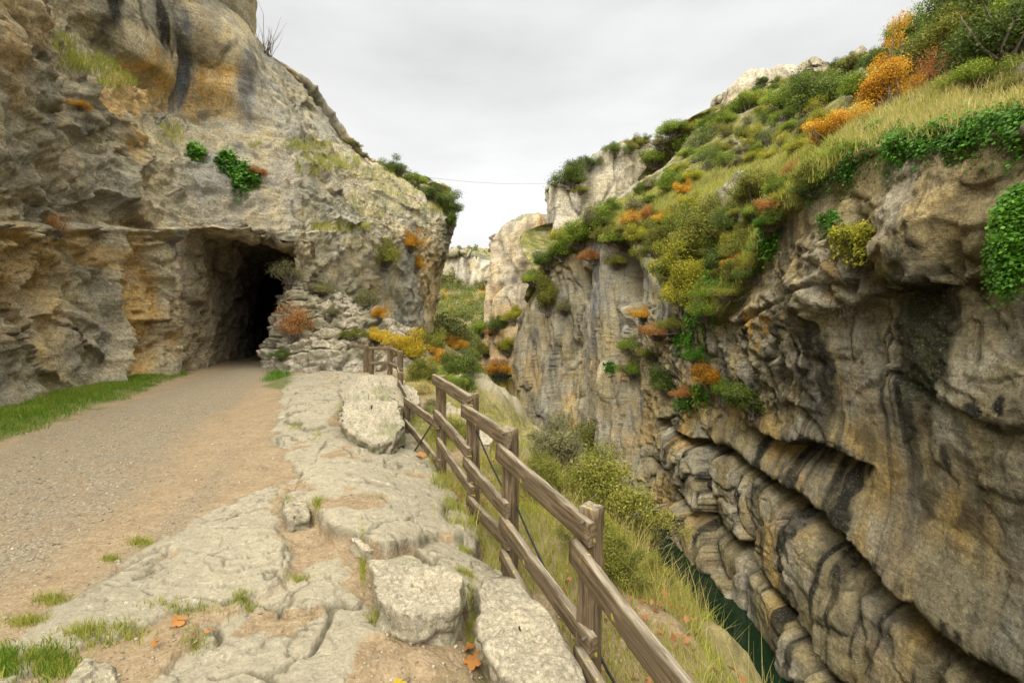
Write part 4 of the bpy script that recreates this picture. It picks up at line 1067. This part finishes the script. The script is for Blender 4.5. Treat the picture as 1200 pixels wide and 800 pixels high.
gul = []; tries = 0
while len(gul) < 48 and tries < 4000:
    tries += 1
    x_, y_ = rs2.uniform(700, 965), rs2.uniform(185, 362)
    if poly_sd(np.array([x_]), np.array([y_]), gq)[0] < 2: continue
    r_ = rs2.uniform(10, 23)
    if any(math.hypot(x_-a, y_-b) < .5*(r_+c) for a, b, c in gul): continue
    gul.append((x_, y_, r_))
for x_, y_, r_ in gul:
    bush(x_, y_, r_, ['olive', 'green', 'green', 'lime', 'olive'][rs2.randint(5)], ['round', 'low', 'airy', 'low'][rs2.randint(4)], 'green or olive filler shrub crowding the gully and grassy bench of the right hill', 'filler shrubs of the gully and grassy bench', ['H', 'R'])
# skyline fringe
SK_G = 'small dark shrubs along the skyline'
for x_ in np.arange(742, 1050, 9):
    yy = np.interp(x_, [742, 770, 830, 900, 955, 1010, 1050], [166, 158, 134, 96, 76, 68, 50])
    bush(x_, yy+rs2.uniform(-2, 4), rs2.uniform(6, 10), ['dark', 'olive', 'dark'][rs2.randint(3)], ['round', 'low'][rs2.randint(2)], 'small dark shrub on the skyline of the right hill, one of the row', SK_G, ['H', 'ridge_outcrop', 'summit_outcrop', 'pale_crag'])
# left cliff
for a in [
 (468,194,15,'dark','round','dark evergreen shrub highest on the edge of the left crag'),
 (488,206,13,'green','low','green shrub on the sloping top of the left crag'),
 (508,222,15,'dark','round','dark shrub behind the rounded shoulder of the left crag'),
 (528,236,18,'dark','round','dark bushy shrub crowning the rounded shoulder of the left crag'),
 (537,262,17,'dark','tall','dark shrub hanging over the valley side of the left crag'),
 (418,168,7,'olive','low','tiny olive shrub on the skyline of the left crag'),
 (428,176,6,'grey','low','tiny grey shrub on the skyline of the left crag'),
 (452,298,24,'olive','round','olive green bush growing from the crag right of the tunnel'),
 (484,282,17,'amber','round','golden bush on the crag above the fluted grey wall'),
 (490,312,12,'amber','tall','golden streamer of leaves hanging down the crag'),
 (438,340,16,'grey','round','grey green bush below the olive bush on the crag'),
 (455,356,11,'amber','round','small golden bush at the foot of the fluted grey wall'),
 (378,330,17,'grey','low','grey green bush on top of the rock rib'),
 (342,318,18,'grey','airy','wispy grey green bush overhanging the tunnel mouth'),
 (343,384,23,'russet','airy','sparse russet bush in front of the tunnel mouth'),
 (326,412,11,'dark','low','dark green cushion at the right foot of the tunnel'),
 (412,384,14,'olive','low','olive cushion among the beds of the rock rib'),
 (392,362,10,'grey','low','grey green tuft among the beds of the rock rib'),
 (98,118,10,'amber','low','straw coloured tuft on the ledge of the near buttress'),
 (302,196,10,'russet','low','rusty tuft above the ivy over the tunnel'),
 (70,268,14,'russet','airy','dead reddish tuft on the near wall'),
 (478,398,26,'yellow','round','yellow green bush behind the far fence'),
 (444,392,16,'yellow','low','yellow leaved bush between the rock rib and the far fence'),
 (508,398,20,'olive','round','olive bush at the foot of the fluted grey wall'),
 (520,414,15,'amber','round','orange bush right of the far fence'),
 (500,430,22,'olive','round','olive bush sloping down to the gorge behind the fence'),
 (544,420,24,'dark','round','dark green bush on the left bank above the pool'),
 (530,442,17,'green','round','green bush on the left bank behind the fence rail'),
 (548,444,15,'dark','round','dark bush at the water side of the left bank'),
 (536,396,14,'amber','low','orange bush on the left bank higher up the valley'),
]: bush(*a)
# the valley bottom
for a in [
 (592,398,16,'lime','round','yellow green tree at the end of the pool by the right wall'),
 (584,424,17,'amber','low','golden bush on the stone bank at the end of the pool'),
 (566,404,12,'olive','round','olive bush above the stone bank'),
 (556,376,13,'green','round','green bush far up the valley'),
 (580,376,13,'dark','round','dark bush far up the valley under the crag'),
 (542,362,11,'olive','low','olive bush at the foot of the distant cliff'),
 (524,378,14,'dark','round','dark bush at the foot of the left crag up the valley'),
 (600,370,14,'lime','round','light green bush against the corner of the right wall'),
 (572,386,8,'russet','low','reddish bush far up the valley'),
]: bush(*a, keys=['G', 'valley_crag'])
# far slope woods: reads as one mass
def wood(name, n, poly, key, size, mat, seed, hgt, d0=0, d1=999):
    a, b, v = SC[key]; m = np.flatnonzero((poly_sd(a, b, poly) > 0) & (v[:, 1] > d0) & (v[:, 1] < d1)); rs = np.random.RandomState(seed)
    if not len(m): print('no wood', name); return
    tr = v[rs.choice(m, n//150)]; k = rs.randint(0, len(tr), n); R = rs.uniform(.5, 1.0, len(tr))*hgt
    dr = unit(rs.normal(size=(n, 3))); c = tr[k]+dr*(R[k]*rs.beta(3, 1.2, n))[:, None]+np.array([0, 0, 1])*(R[k]*.6)[:, None]
    lv = np.clip(.5*rs.rand(n)+.5*rs.rand(len(tr))[k], 0, 1)
    vv, q, l = leaf_quads(c, unit(dr+rs.normal(size=(n, 3))*.7+[0, 0, .4]), size*rs.uniform(.6, 1.3, n), lv, rs, .8)
    tag(link(np_mesh(name, vv, q, False, {'lv': l}), name, MAT[mat]), kind='stuff')
wood('valley_wood', 60000, [(500,400),(506,370),(515,340),(575,345),(606,362),(606,400),(575,412),(540,405),(505,425)], 'G', .22, 'far', 3, 1.6, 40, 96)

for mm_, nn_, sd_ in (('far', 45000, 5), ('olive', 20000, 6), ('dark', 20000, 8), ('amber', 4000, 7)):
    wood('valley_wood', nn_, [(490,420),(500,320),(606,320),(606,425)], 'G', .36, mm_, sd_, 2.8, 97, 260)
wood('distant_hill_wood', 16000, [(480,318),(480,285),(590,285),(590,318)], 'G', .7, 'far', 9, 3.0, 240, 420)
wood('distant_wood', 50000, [(500,368),(500,335),(530,322),(545,340),(580,332),(590,368)], 'distant_cliff', .6, 'far', 4, 3.5)
# near bank bushes behind the fence: fine twigs
for a in [
 (706,566,60,'olive','fine','big twiggy olive bush on the bank behind the fence'),
 (656,520,42,'grey','fine','pale twiggy bush on the bank left of the big olive one'),
 (640,556,32,'olive','fine','olive green twiggy bush close behind the fence rail'),
 (748,610,42,'olive','fine','olive bush leaning over the drop towards the water'),
 (690,618,34,'olive','fine','olive twiggy bush between the nearest post and the drop'),
 (728,650,38,'olive','fine','bushy olive scrub right of the nearest post'),
 (690,530,40,'olive','fine','olive twiggy bush below the corner of the right wall'),
 (770,668,26,'olive','fine','dry bush on the lip above the dark water'),
 (600,540,18,'grey','low','grey green bush glimpsed between the fence rails'),
 (575,505,24,'yellow','low','yellowish bush glimpsed between the fence rails above the cable'),
 (532,494,22,'olive','low','olive bush behind the broken fence bay'),
 (512,470,14,'grey','low','grey grass bush behind the third fence post'),
 (496,450,14,'straw','airy','dry straw coloured tuft beside the leaning post'),
]: bush(*a, keys=['G', 'R'], cat='bush', name='bush')

# ---- ivy mats
def ivy(polys, n, keys, label, size=.058, mat='ivy', name='ivy', cat='ivy', lift=.22, seed=0, dmax=60, up=.5):
    rs = np.random.RandomState(seed+40); pts = []; nn = []
    for cx, cy, rx, ry in polys:
        for kk in keys:
            a, b, v = SC[kk]; nm = SURF[kk][1]; q = ((a-cx)/rx)**2+((b-cy)/ry)**2
            m = np.flatnonzero((q < 1) & (v[:, 1] < dmax) & (v[:, 1] > 3))
            if len(m):
                if (v[m, 1].min()+6) < v[m, 1].max(): m = m[v[m, 1] < v[m, 1].min()+6]
                pts.append(v[m]); nn.append(nm[m])
    if not pts: print('no ivy', label); return
    pts = np.concatenate(pts); nn = np.concatenate(nn)
    toc = unit(np.array([0, 0, CAMZ])-pts); nn = np.where((nn*toc).sum(1)[:, None] < 0, -nn, nn)
    gn = fbm(pts.astype(F32), 1.1, 4, seed+3); kp = gn > -.25; pts = pts[kp] if kp.sum() > 50 else pts; nn = nn[kp] if kp.sum() > 50 else nn
    k = rs.randint(0, len(pts), n)
    h = lift*(.4+.9*np.clip(fbm(pts.astype(F32), 1.6, 3, seed), -.4, 1))[k]*np.sqrt(rs.rand(n))
    c = pts[k]+nn[k]*h[:, None]+np.array([0, 0, .1])*h[:, None]+rs.normal(size=(n, 3))*.05-np.array([0, 0, .7])*(rs.rand(n)**5)[:, None]
    lv = np.clip(.45*rs.rand(n)+.4*(h/lift)+.35*gn[kp][k] if kp.sum() > 50 else .5*rs.rand(n)+.4*(h/lift), 0, 1)
    v, q, l = leaf_quads(c, unit(nn[k]*.8+rs.normal(size=(n, 3))*.4+np.array([0, 0, up])), size*rs.uniform(.4, 1.5, n), lv, rs, .85)
    tag(link(np_mesh(name, v, q, False, {'lv': l}), name, MAT[mat]), label, cat)
ivy([(1150,150,55,18),(1090,160,50,17),(1045,172,28,14),(1195,140,25,16)], 39000, 'HR', 'long bright green ivy mat draped over the rim below the meadow', seed=1)
ivy([(1192,262,22,30),(1182,298,22,22),(1197,236,14,16),(1168,290,10,10)], 18525, 'R', 'ivy curtain hanging on the wall at the right edge', seed=2, lift=.15)
ivy([(975,190,30,20),(1000,178,24,14),(950,208,18,16)], 18000, 'HR', 'ivy patch on the rim below the broad orange bush', seed=3)
ivy([(890,280,20,14),(905,266,12,8),(874,296,10,10)], 7410, 'HR', 'ivy patch on the rim at the top of the grey wall', seed=4, size=.085)
ivy([(976,258,16,9)], 3705, 'R', 'small ivy tuft on the wall above the hanging roots', seed=5)
ivy([(1004,272,24,9)], 4275, 'R', 'yellow green ivy strip on the ledge of the wall', seed=6, mat='lime')
ivy([(838,312,14,26)], 5130, 'HR', 'deep green ivy column in the gully', seed=7, size=.10, lift=.4)
ivy([(822,372,18,12),(802,396,12,8)], 4560, 'HR', 'ivy on the ledge beneath the tall yellow green bush', seed=8, size=.10)
ivy([(1020,150,16,10)], 2565, 'H', 'ivy tongue reaching up into the meadow grass', seed=9)
ivy([(272,196,17,9),(288,212,17,13),(262,190,12,7)], 5415, 'L', 'bright green ivy clump on the rock over the tunnel', seed=10, size=.10, lift=.4)
ivy([(229,178,11,7)], 1425, 'L', 'small ivy clump left of the large one over the tunnel', seed=11, size=.10)
ivy([(822,460,16,10),(800,470,12,9)], 2565, 'HR', 'ivy trailing over the lip of the lower ledge', seed=12, size=.10)
ivy([(716,430,8,6)], 855, 'R', 'tiny ivy cushion on the far shoulder of the right wall', seed=13, size=.13)

# ---- grass (nobody could count it)
def blades(name, pts, length, width, mat, seed, lean=.35, nrm=None, kind='stuff'):
    rs = np.random.RandomState(seed); n = len(pts)
    az = rs.rand(n)*2*math.pi; L = length*rs.uniform(.5, 1.25, n); s = np.stack([np.cos(az), np.sin(az), np.zeros(n)], 1)
    az2 = rs.rand(n)*2*math.pi; ln = np.stack([np.cos(az2), np.sin(az2), np.zeros(n)], 1)*(lean*L*rs.rand(n))[:, None]
    up = np.array([0, 0, 1.0])*L[:, None]; w_ = (width*rs.uniform(.6, 1.2, n))[:, None]*s
    base = pts-np.array([0, 0, .02])
    v = np.stack([base-w_, base+w_, base+up*.55+ln*.35+w_*.7, base+up*.55+ln*.35-w_*.7, base+up+ln+w_*.12, base+up+ln-w_*.12], 1).reshape(-1, 3)
    i = np.arange(n)[:, None]*6
    q = np.concatenate([i+np.array([0, 1, 2, 3]), i+np.array([3, 2, 4, 5])])
    cl = fbm(pts.astype(F32), .9, 3, seed)*.5+.5
    lv = np.repeat(np.clip(.55*rs.rand(n)+.45*cl, 0, 1), 6)
    tag(link(np_mesh(name, v, q, False, {'lv': lv}), name, MAT[mat]), kind=kind)
def scatter_ground(n, xr, yr, test, seed):
    rs = np.random.RandomState(seed); x = rs.uniform(*xr, n); y = rs.uniform(*yr, n); m = test(x, y, rs); x, y = x[m], y[m]
    return np.stack([x, y, ground(x, y)[0]], 1)
def near_poly(poly, soft):
    return lambda x, y, rs: poly_sd(x, y, poly)+.35*fbm(np.stack([x, y, 0*x], 1).astype(F32), 1.6, 3, 55) > rs.uniform(-.1, soft, len(x))
blades('verge_grass', scatter_ground(150000, (-12, -7), (3, 17), near_poly(VERGE, .6), 1), .085, .006, 'grass', 1)
vg = scatter_ground(70000, (-12, -7), (3, 17), near_poly(VERGE, .9), 12)
blades('verge_weeds', vg, .10, .006, 'meadow', 12, .8)
blades('path_edge_grass', scatter_ground(9000, (-9.5, -7), (13, 19), near_poly(gp([(308,452),(318,436),(340,432),(342,448),(330,456)], 0), .2), 2), .14, .008, 'grass', 2)
EDGE_T = [((575,590),[(120,632,26,7),(165,596,14,5)],1)]
tuf = []
rs3 = np.random.RandomState(9)
for cx, cy, rx, ry, n in [(60,772,34,16,1100),(105,742,34,10,600),(8,775,14,16,700),(150,735,30,10,300),(215,708,50,5,260),(285,698,18,5,350),(165,632,16,5,420),(130,652,10,4,200),(60,698,24,6,350),(30,722,24,6,350),(352,606,10,4,250),(372,605,6,8,260),(425,655,4,22,380),(440,715,10,6,180),(545,660,12,4,200),(590,668,14,5,500),(552,690,6,24,500),(400,485,9,10,420),(346,502,10,6,260),(372,512,10,5,200),(470,732,12,4,160),(350,670,16,3,140),(545,625,8,4,200),(230,740,22,14,160)]:
    a_ = cx+rx*rs3.normal(size=n)*.5; b_ = np.clip(cy+ry*rs3.normal(size=n)*.5, 440, 900)
    x_, y_ = G(a_, b_, .02); tuf.append(np.stack([x_, y_, ground(x_, y_)[0]], 1))
blades('crevice_grass', np.concatenate(tuf), .06, .0028, 'meadow', 3, .7)
g_ = [np.concatenate([tuf[0][::2], tuf[2]])]
blades('short_green_grass', g_[0], .065, .003, 'grass', 4, .7)
# dry grass and bank grass behind the fence
def beyond(lo, hi): 
    def f(x, y, rs):
        t = x-np.interp(y, EDGE_Y, EDGE_X); return (t > lo+.4*fbm(np.stack([x, y, 0*x], 1).astype(F32), 1.2, 3, 66)) & (t < hi) & (fbm(np.stack([x, y, 0*x], 1).astype(F32), .8, 3, 67) > -.25)
    return f
blades('bank_grass', scatter_ground(42000, (-6, 5), (2, 24), beyond(-.75, 6), 5), .20, .004, 'meadow', 5, .8)
blades('dry_grass', scatter_ground(9000, (-.5, 4), (2, 7), beyond(.25, 2.8), 6), .36, .0035, 'straw', 6, .9)
blades('fence_foot_grass', scatter_ground(90000, (-2, 2.6), (2, 9), beyond(-.65, 2.6), 15), .12, .003, 'meadow', 15, .9)
# meadow on the right rim
a_, b_, v_ = SC['H']
mpoly = [(1005,178),(1210,140),(1215,70),(1110,82),(1025,105),(960,165),(880,192),(800,214),(715,243),(728,262),(850,238),(925,222)]
m_ = np.flatnonzero(poly_sd(a_, b_, mpoly) > -2)
rs4 = np.random.RandomState(21); pk = v_[rs4.choice(m_, 24000)]+rs4.normal(size=(24000, 3))*np.array([.08, .08, .0])
blades('meadow_grass', pk, .36, .007, 'straw', 7, .8)
pk = v_[rs4.choice(m_, 46000)]+rs4.normal(size=(46000, 3))*np.array([.08, .08, .0])
blades('meadow_green_grass', pk, .26, .007, 'meadow', 8, .8)
spoly = [(700,262),(720,240),(840,200),(960,150),(1000,180),(930,245),(890,300),(860,345),(832,370),(800,350),(770,340),(745,300)]
m_ = np.flatnonzero((poly_sd(a_, b_, spoly) > -2) & (v_[:, 1] < 55))
pk = v_[rs4.choice(m_, 60000)]+rs4.normal(size=(60000, 3))*np.array([.12, .12, .0])
blades('slope_grass', pk, .30, .012, 'meadow', 10, .9)
# tufts on the ledges of the left crag
a_, b_, v_ = SC['L']; tl = []
for cx, cy, rx, ry, n in [(110,78,44,10,2200),(140,98,26,8,1200),(80,55,18,10,600),(360,172,30,6,900),(385,192,40,10,1600),(365,200,22,8,700),(400,268,36,5,800),(300,172,8,4,150),(330,250,10,4,0),(475,220,40,10,1400),(440,205,30,8,700),(440,240,40,16,900),(200,160,16,14,500),(505,246,18,6,500)]:
    q = ((a_-cx)/rx)**2+((b_-cy)/ry)**2; m = np.flatnonzero((q < 1) & (v_[:, 1] > 8) & (v_[:, 1] < 45))
    if len(m) and n: tl.append(v_[rs4.choice(m, n)])
blades('ledge_grass', np.concatenate(tl), .34, .010, 'meadow', 9, .8)

# ---- fallen leaves, each a thing
def fallen(px, py, size, mat, label, z=.05, seed=0):
    x, y = G(px, py, z); zz = gz_at(x, y); rs = np.random.RandomState(seed); pts = []
    n = 40
    for i in range(n):
        a = 2*math.pi*i/n; r = size*.5*(.62+.38*abs(math.cos(2.5*a))**.7)*(1-.25*math.cos(a))
        pts.append((r*math.cos(a), r*math.sin(a), .10*size*math.cos(2*a)+rs.normal()*.01*size+.012))
    V_ = [(0, 0, .012)]+pts; F_ = [(0, 1+i, 1+(i+1) % n) for i in range(n)]
    e = empty('fallen_leaf', (x, y, zz+.02), label, 'leaf'); e.rotation_euler = (rs.normal()*.25, rs.normal()*.25, rs.rand()*6)
    me = np_mesh('blade', V_, F_, True, {'lv': np.full(len(V_), .35+.4*rs.rand())}); link(me, 'blade', MAT[mat], e)
    sv, sq_ = tubes([([(-.0, 0, .014), (-size*.45, 0, .02), (-size*.8, .01, .03)], [.002, .0018, .0015])], 5); link(np_mesh('leaf_stalk', sv, sq_), 'leaf_stalk', BARK, e)
for k, a in enumerate([
 (207,718,.085,'russet','orange fallen leaf lying in the grassy hollow at the lower left'), (463,789,.10,'yellow','yellow fallen leaf at the bottom centre'),
 (553,730,.12,'russet','curled brown leaf against the side of the thick block'), (550,716,.09,'russet','brown leaf on the gravel right of the thick block'),
 (183,742,.05,'russet','small brown leaf left of the orange one'), (246,722,.05,'russet','small rusty leaf at the edge of the lower plate'),
 (466,508,.20,'russet','pale brown leaves at the foot of the layered boulder'), (597,680,.09,'russet','dark red leaf at the foot of the second post'),
 (492,522,.16,'russet','rusty leaf under the diagonal wire stay'), (600,745,.06,'russet','brown leaf on the long slab under the rail'),
 ]): fallen(*a, seed=k)
rs5 = np.random.RandomState(31)
x_ = rs5.uniform(-1.2, 1.6, 2600); y_ = rs5.uniform(2.3, 8, 2600)
t_ = x_-np.interp(y_, EDGE_Y, EDGE_X); k_ = fbm(np.stack([x_, y_, 0*x_], 1).astype(F32), 1.3, 3, 68)
m_ = (t_ > -.75) & (t_ < .5) & (k_ > .02)
pt = np.stack([x_, y_, ground(x_, y_)[0]+.03+.10*rs5.rand(len(x_))], 1)[m_]
v_, q_, l_ = leaf_quads(pt, unit(rs5.normal(size=pt.shape)*.5+[0, 0, 1]), rs5.uniform(.025, .07, len(pt)), rs5.rand(len(pt)), rs5, .7)
tag(link(np_mesh('leaf_litter', v_, q_, False, {'lv': l_}), 'leaf_litter', MAT['litter']), kind='stuff')
# pebbles on the path
rs6 = np.random.RandomState(41); n = 26000
r_ = np.exp(rs6.uniform(math.log(1.9), math.log(12), n)); a_ = rs6.uniform(-1.05, .45, n); x_, y_ = r_*np.sin(a_), r_*np.cos(a_)
z_, A_, B_ = ground(x_, y_); keep = (A_[:, 0] < .25) & (x_ < np.interp(y_, EDGE_Y, EDGE_X)) & (rs6.rand(n) < .25+.9*A_[:, 1]) & (x_ > -11)
x_, y_, z_ = x_[keep], y_[keep], z_[keep]; n = len(x_); s_ = (.004+.010*rs6.rand(n)**3)*(1+.05*np.hypot(x_, y_))
octa = np.array([[1,0,0],[0,1,0],[-1,0,0],[0,-1,0],[0,0,.7],[0,0,-.7]], float)
V_ = (octa[None]*(1+.35*rs6.normal(size=(n, 6, 1)))*s_[:, None, None]+np.stack([x_, y_, z_+.002], 1)[:, None]).reshape(-1, 3)
tri = np.array([[0,1,4],[1,2,4],[2,3,4],[3,0,4],[1,0,5],[2,1,5],[3,2,5],[0,3,5]]); Q_ = (np.arange(n)[:, None, None]*6+tri[None]).reshape(-1, 3)
PEB = N('path_gravel'); PEB.done(PEB.ramp(PEB.attr('lv').outputs['Fac'], [(0, (.15,.12,.08)), (.6, (.27,.235,.17)), (1, (.38,.345,.27))]), .9)
tag(link(np_mesh('path_gravel', V_, Q_, True, {'lv': np.repeat(rs6.rand(n), 6)}), 'path_gravel', PEB.m), kind='stuff')
# bare shrub on the left skyline, roots under the brow of the right wall, way mark on the wall
h = hit(326, 47, 'L', 6)
if h is not None:
    pa = []
    for i in range(26):
        d0 = np.array([rs6.normal()*.35, rs6.normal()*.35, 1]); L_ = rs6.uniform(.9, 1.9); b0 = np.array([rs6.normal()*.12, rs6.normal()*.12, -.2])
        pa.append(([b0, b0+d0*L_*.4, b0+d0*L_*.75+rs6.normal(size=3)*.05, b0+d0*L_+rs6.normal(size=3)*.1], [.018, .013, .009, .004]))
    v_, q_ = tubes(pa, 4); o = tag(link(np_mesh('bare_shrub', v_, q_), 'bare_shrub', BARK), 'leafless pale shrub standing alone on the left skyline', 'shrub'); o.location = h
ROOT = plain('dry_roots', (.11, .085, .055), .9)
h = hit(985, 362, 'R', 5)
if h is not None:
    pa = []
    for i in range(38):
        s0 = np.array([rs6.uniform(-.25, .05), rs6.uniform(-1.0, .9), rs6.uniform(.1, .4)]); s1 = s0+np.array([rs6.uniform(-.15, .1), rs6.uniform(-.7, .7), rs6.uniform(-.1, .2)])
        mid_ = (s0+s1)/2+np.array([-.25, 0, -rs6.uniform(.3, .9)])
        t = np.linspace(0, 1, 9)[:, None]; q = s0*(1-t)**2+2*mid_*t*(1-t)+s1*t**2+rs6.normal(size=(9, 3))*.015
        pa.append((q, np.full(9, rs6.uniform(.005, .011))))
    v_, q_ = tubes(pa, 4); o = tag(link(np_mesh('hanging_roots', v_, q_), 'hanging_roots', ROOT), 'tangle of looping roots hanging under the brow of the right wall', 'roots'); o.location = h+np.array([-.02, 0, -.05])

# ================================================================== SKY, SUN, CAMERA
SUN_EL, SUN_AZ = 40, 195          # degrees; azimuth clockwise from +Y
w = bpy.data.worlds.new('World'); C.world = w; w.use_nodes = True
t = w.node_tree; bg = t.nodes['Background']
def wn(typ, **kw):
    x = t.nodes.new(typ)
    for k, v in kw.items(): setattr(x, k, v)
    return x
sky = wn('ShaderNodeTexSky', sky_type='NISHITA', sun_disc=False, sun_elevation=math.radians(SUN_EL), sun_rotation=math.radians(SUN_AZ))
tc = wn('ShaderNodeTexCoord'); sep = wn('ShaderNodeSeparateXYZ'); t.links.new(tc.outputs['Generated'], sep.inputs[0])
rp = wn('ShaderNodeValToRGB'); t.links.new(sep.outputs[2], rp.inputs[0])
for e in list(rp.color_ramp.elements)[1:]: rp.color_ramp.elements.remove(e)
st = [(0.0, (.54,.54,.53)), (.12, (.565,.562,.552)), (.3, (.53,.53,.52)), (.56, (.455,.457,.45)), (.75, (.81,.775,.67)), (1.0, (.83,.79,.68))]
rp.color_ramp.elements[0].position = 0; rp.color_ramp.elements[0].color = (*st[0][1], 1)
for p_, c_ in st[1:]:
    e = rp.color_ramp.elements.new(p_); e.color = (*c_, 1)
mp = wn('ShaderNodeMapping'); mp.inputs['Scale'].default_value = (1.4, 1.4, 4.5); t.links.new(tc.outputs['Generated'], mp.inputs['Vector'])
nz = wn('ShaderNodeTexNoise'); nz.inputs['Scale'].default_value = 1.7; nz.inputs['Detail'].default_value = 5; nz.inputs['Roughness'].default_value = .5; t.links.new(mp.outputs[0], nz.inputs['Vector'])
cr2 = wn('ShaderNodeMapRange'); cr2.inputs[1].default_value = .3; cr2.inputs[2].default_value = .7; cr2.inputs[3].default_value = .84; cr2.inputs[4].default_value = 1.09; t.links.new(nz.outputs['Fac'], cr2.inputs[0])
mul = wn('ShaderNodeMix', data_type='RGBA', blend_type='MULTIPLY'); mul.inputs[0].default_value = 1
t.links.new(rp.outputs[0], mul.inputs[6]); t.links.new(cr2.outputs[0], mul.inputs[7])
# overcast: the cloud deck is far brighter overhead than near the skyline
zm = wn('ShaderNodeMapRange'); zm.inputs[1].default_value = .57; zm.inputs[2].default_value = .9; zm.inputs[3].default_value = 10.0; zm.inputs[4].default_value = 16.0; t.links.new(sep.outputs[2], zm.inputs[0])
sc_ = wn('ShaderNodeVectorMath', operation='SCALE'); t.links.new(mul.outputs[2], sc_.inputs[0]); t.links.new(zm.outputs[0], sc_.inputs['Scale'])
# glow added to the unseen sky round the sun, brightens the cliff walls
dt = wn('ShaderNodeVectorMath', operation='DOT_PRODUCT'); t.links.new(tc.outputs['Generated'], dt.inputs[0])
dt.inputs[1].default_value = (math.sin(math.radians(SUN_AZ))*math.cos(math.radians(SUN_EL)), math.cos(math.radians(SUN_AZ))*math.cos(math.radians(SUN_EL)), math.sin(math.radians(SUN_EL)))
gl = wn('ShaderNodeMapRange', interpolation_type='SMOOTHSTEP'); gl.inputs[1].default_value = .0; gl.inputs[2].default_value = 1.0; gl.inputs[3].default_value = 1.0; gl.inputs[4].default_value = 2.7; t.links.new(dt.outputs['Value'], gl.inputs[0])
sc2 = wn('ShaderNodeVectorMath', operation='SCALE'); t.links.new(sc_.outputs[0], sc2.inputs[0]); t.links.new(gl.outputs[0], sc2.inputs['Scale']); sc_ = sc2
mx = wn('ShaderNodeMix', data_type='RGBA'); mx.inputs[0].default_value = .96
t.links.new(sky.outputs[0], mx.inputs[6]); t.links.new(sc_.outputs[0], mx.inputs[7])
t.links.new(mx.outputs[2], bg.inputs['Color']); bg.inputs['Strength'].default_value = .1
sl = bpy.data.lights.new('sun', 'SUN'); sl.energy = 1.5; sl.angle = math.radians(25); sl.color = (1, .93, .80)
so = bpy.data.objects.new('sun', sl); COL.objects.link(so)
el, az = math.radians(SUN_EL), math.radians(SUN_AZ)
from mathutils import Vector
so.rotation_euler = Vector((math.sin(az)*math.cos(el), math.cos(az)*math.cos(el), math.sin(el))).to_track_quat('Z', 'Y').to_euler()
cam = bpy.data.cameras.new('camera'); co = bpy.data.objects.new('camera', cam); COL.objects.link(co)
cam.sensor_width = 36; cam.lens = 36*FPX/1200; cam.shift_y = -(400-HZ)/1200
co.location = (0, 0, CAMZ); co.rotation_euler = (math.radians(90), 0, 0); cam.clip_start = .05; cam.clip_end = 3000
C.camera = co
vs = C.view_settings; vs.view_transform = 'Standard'; vs.look = 'None'; vs.exposure = 0.9; vs.gamma = 1; vs.use_curve_mapping = False
cy = C.cycles; cy.max_bounces = 5; cy.diffuse_bounces = 3; cy.glossy_bounces = 2; cy.transmission_bounces = 3; cy.transparent_max_bounces = 4
cy.caustics_reflective = cy.caustics_refractive = False
cy.use_denoising = True
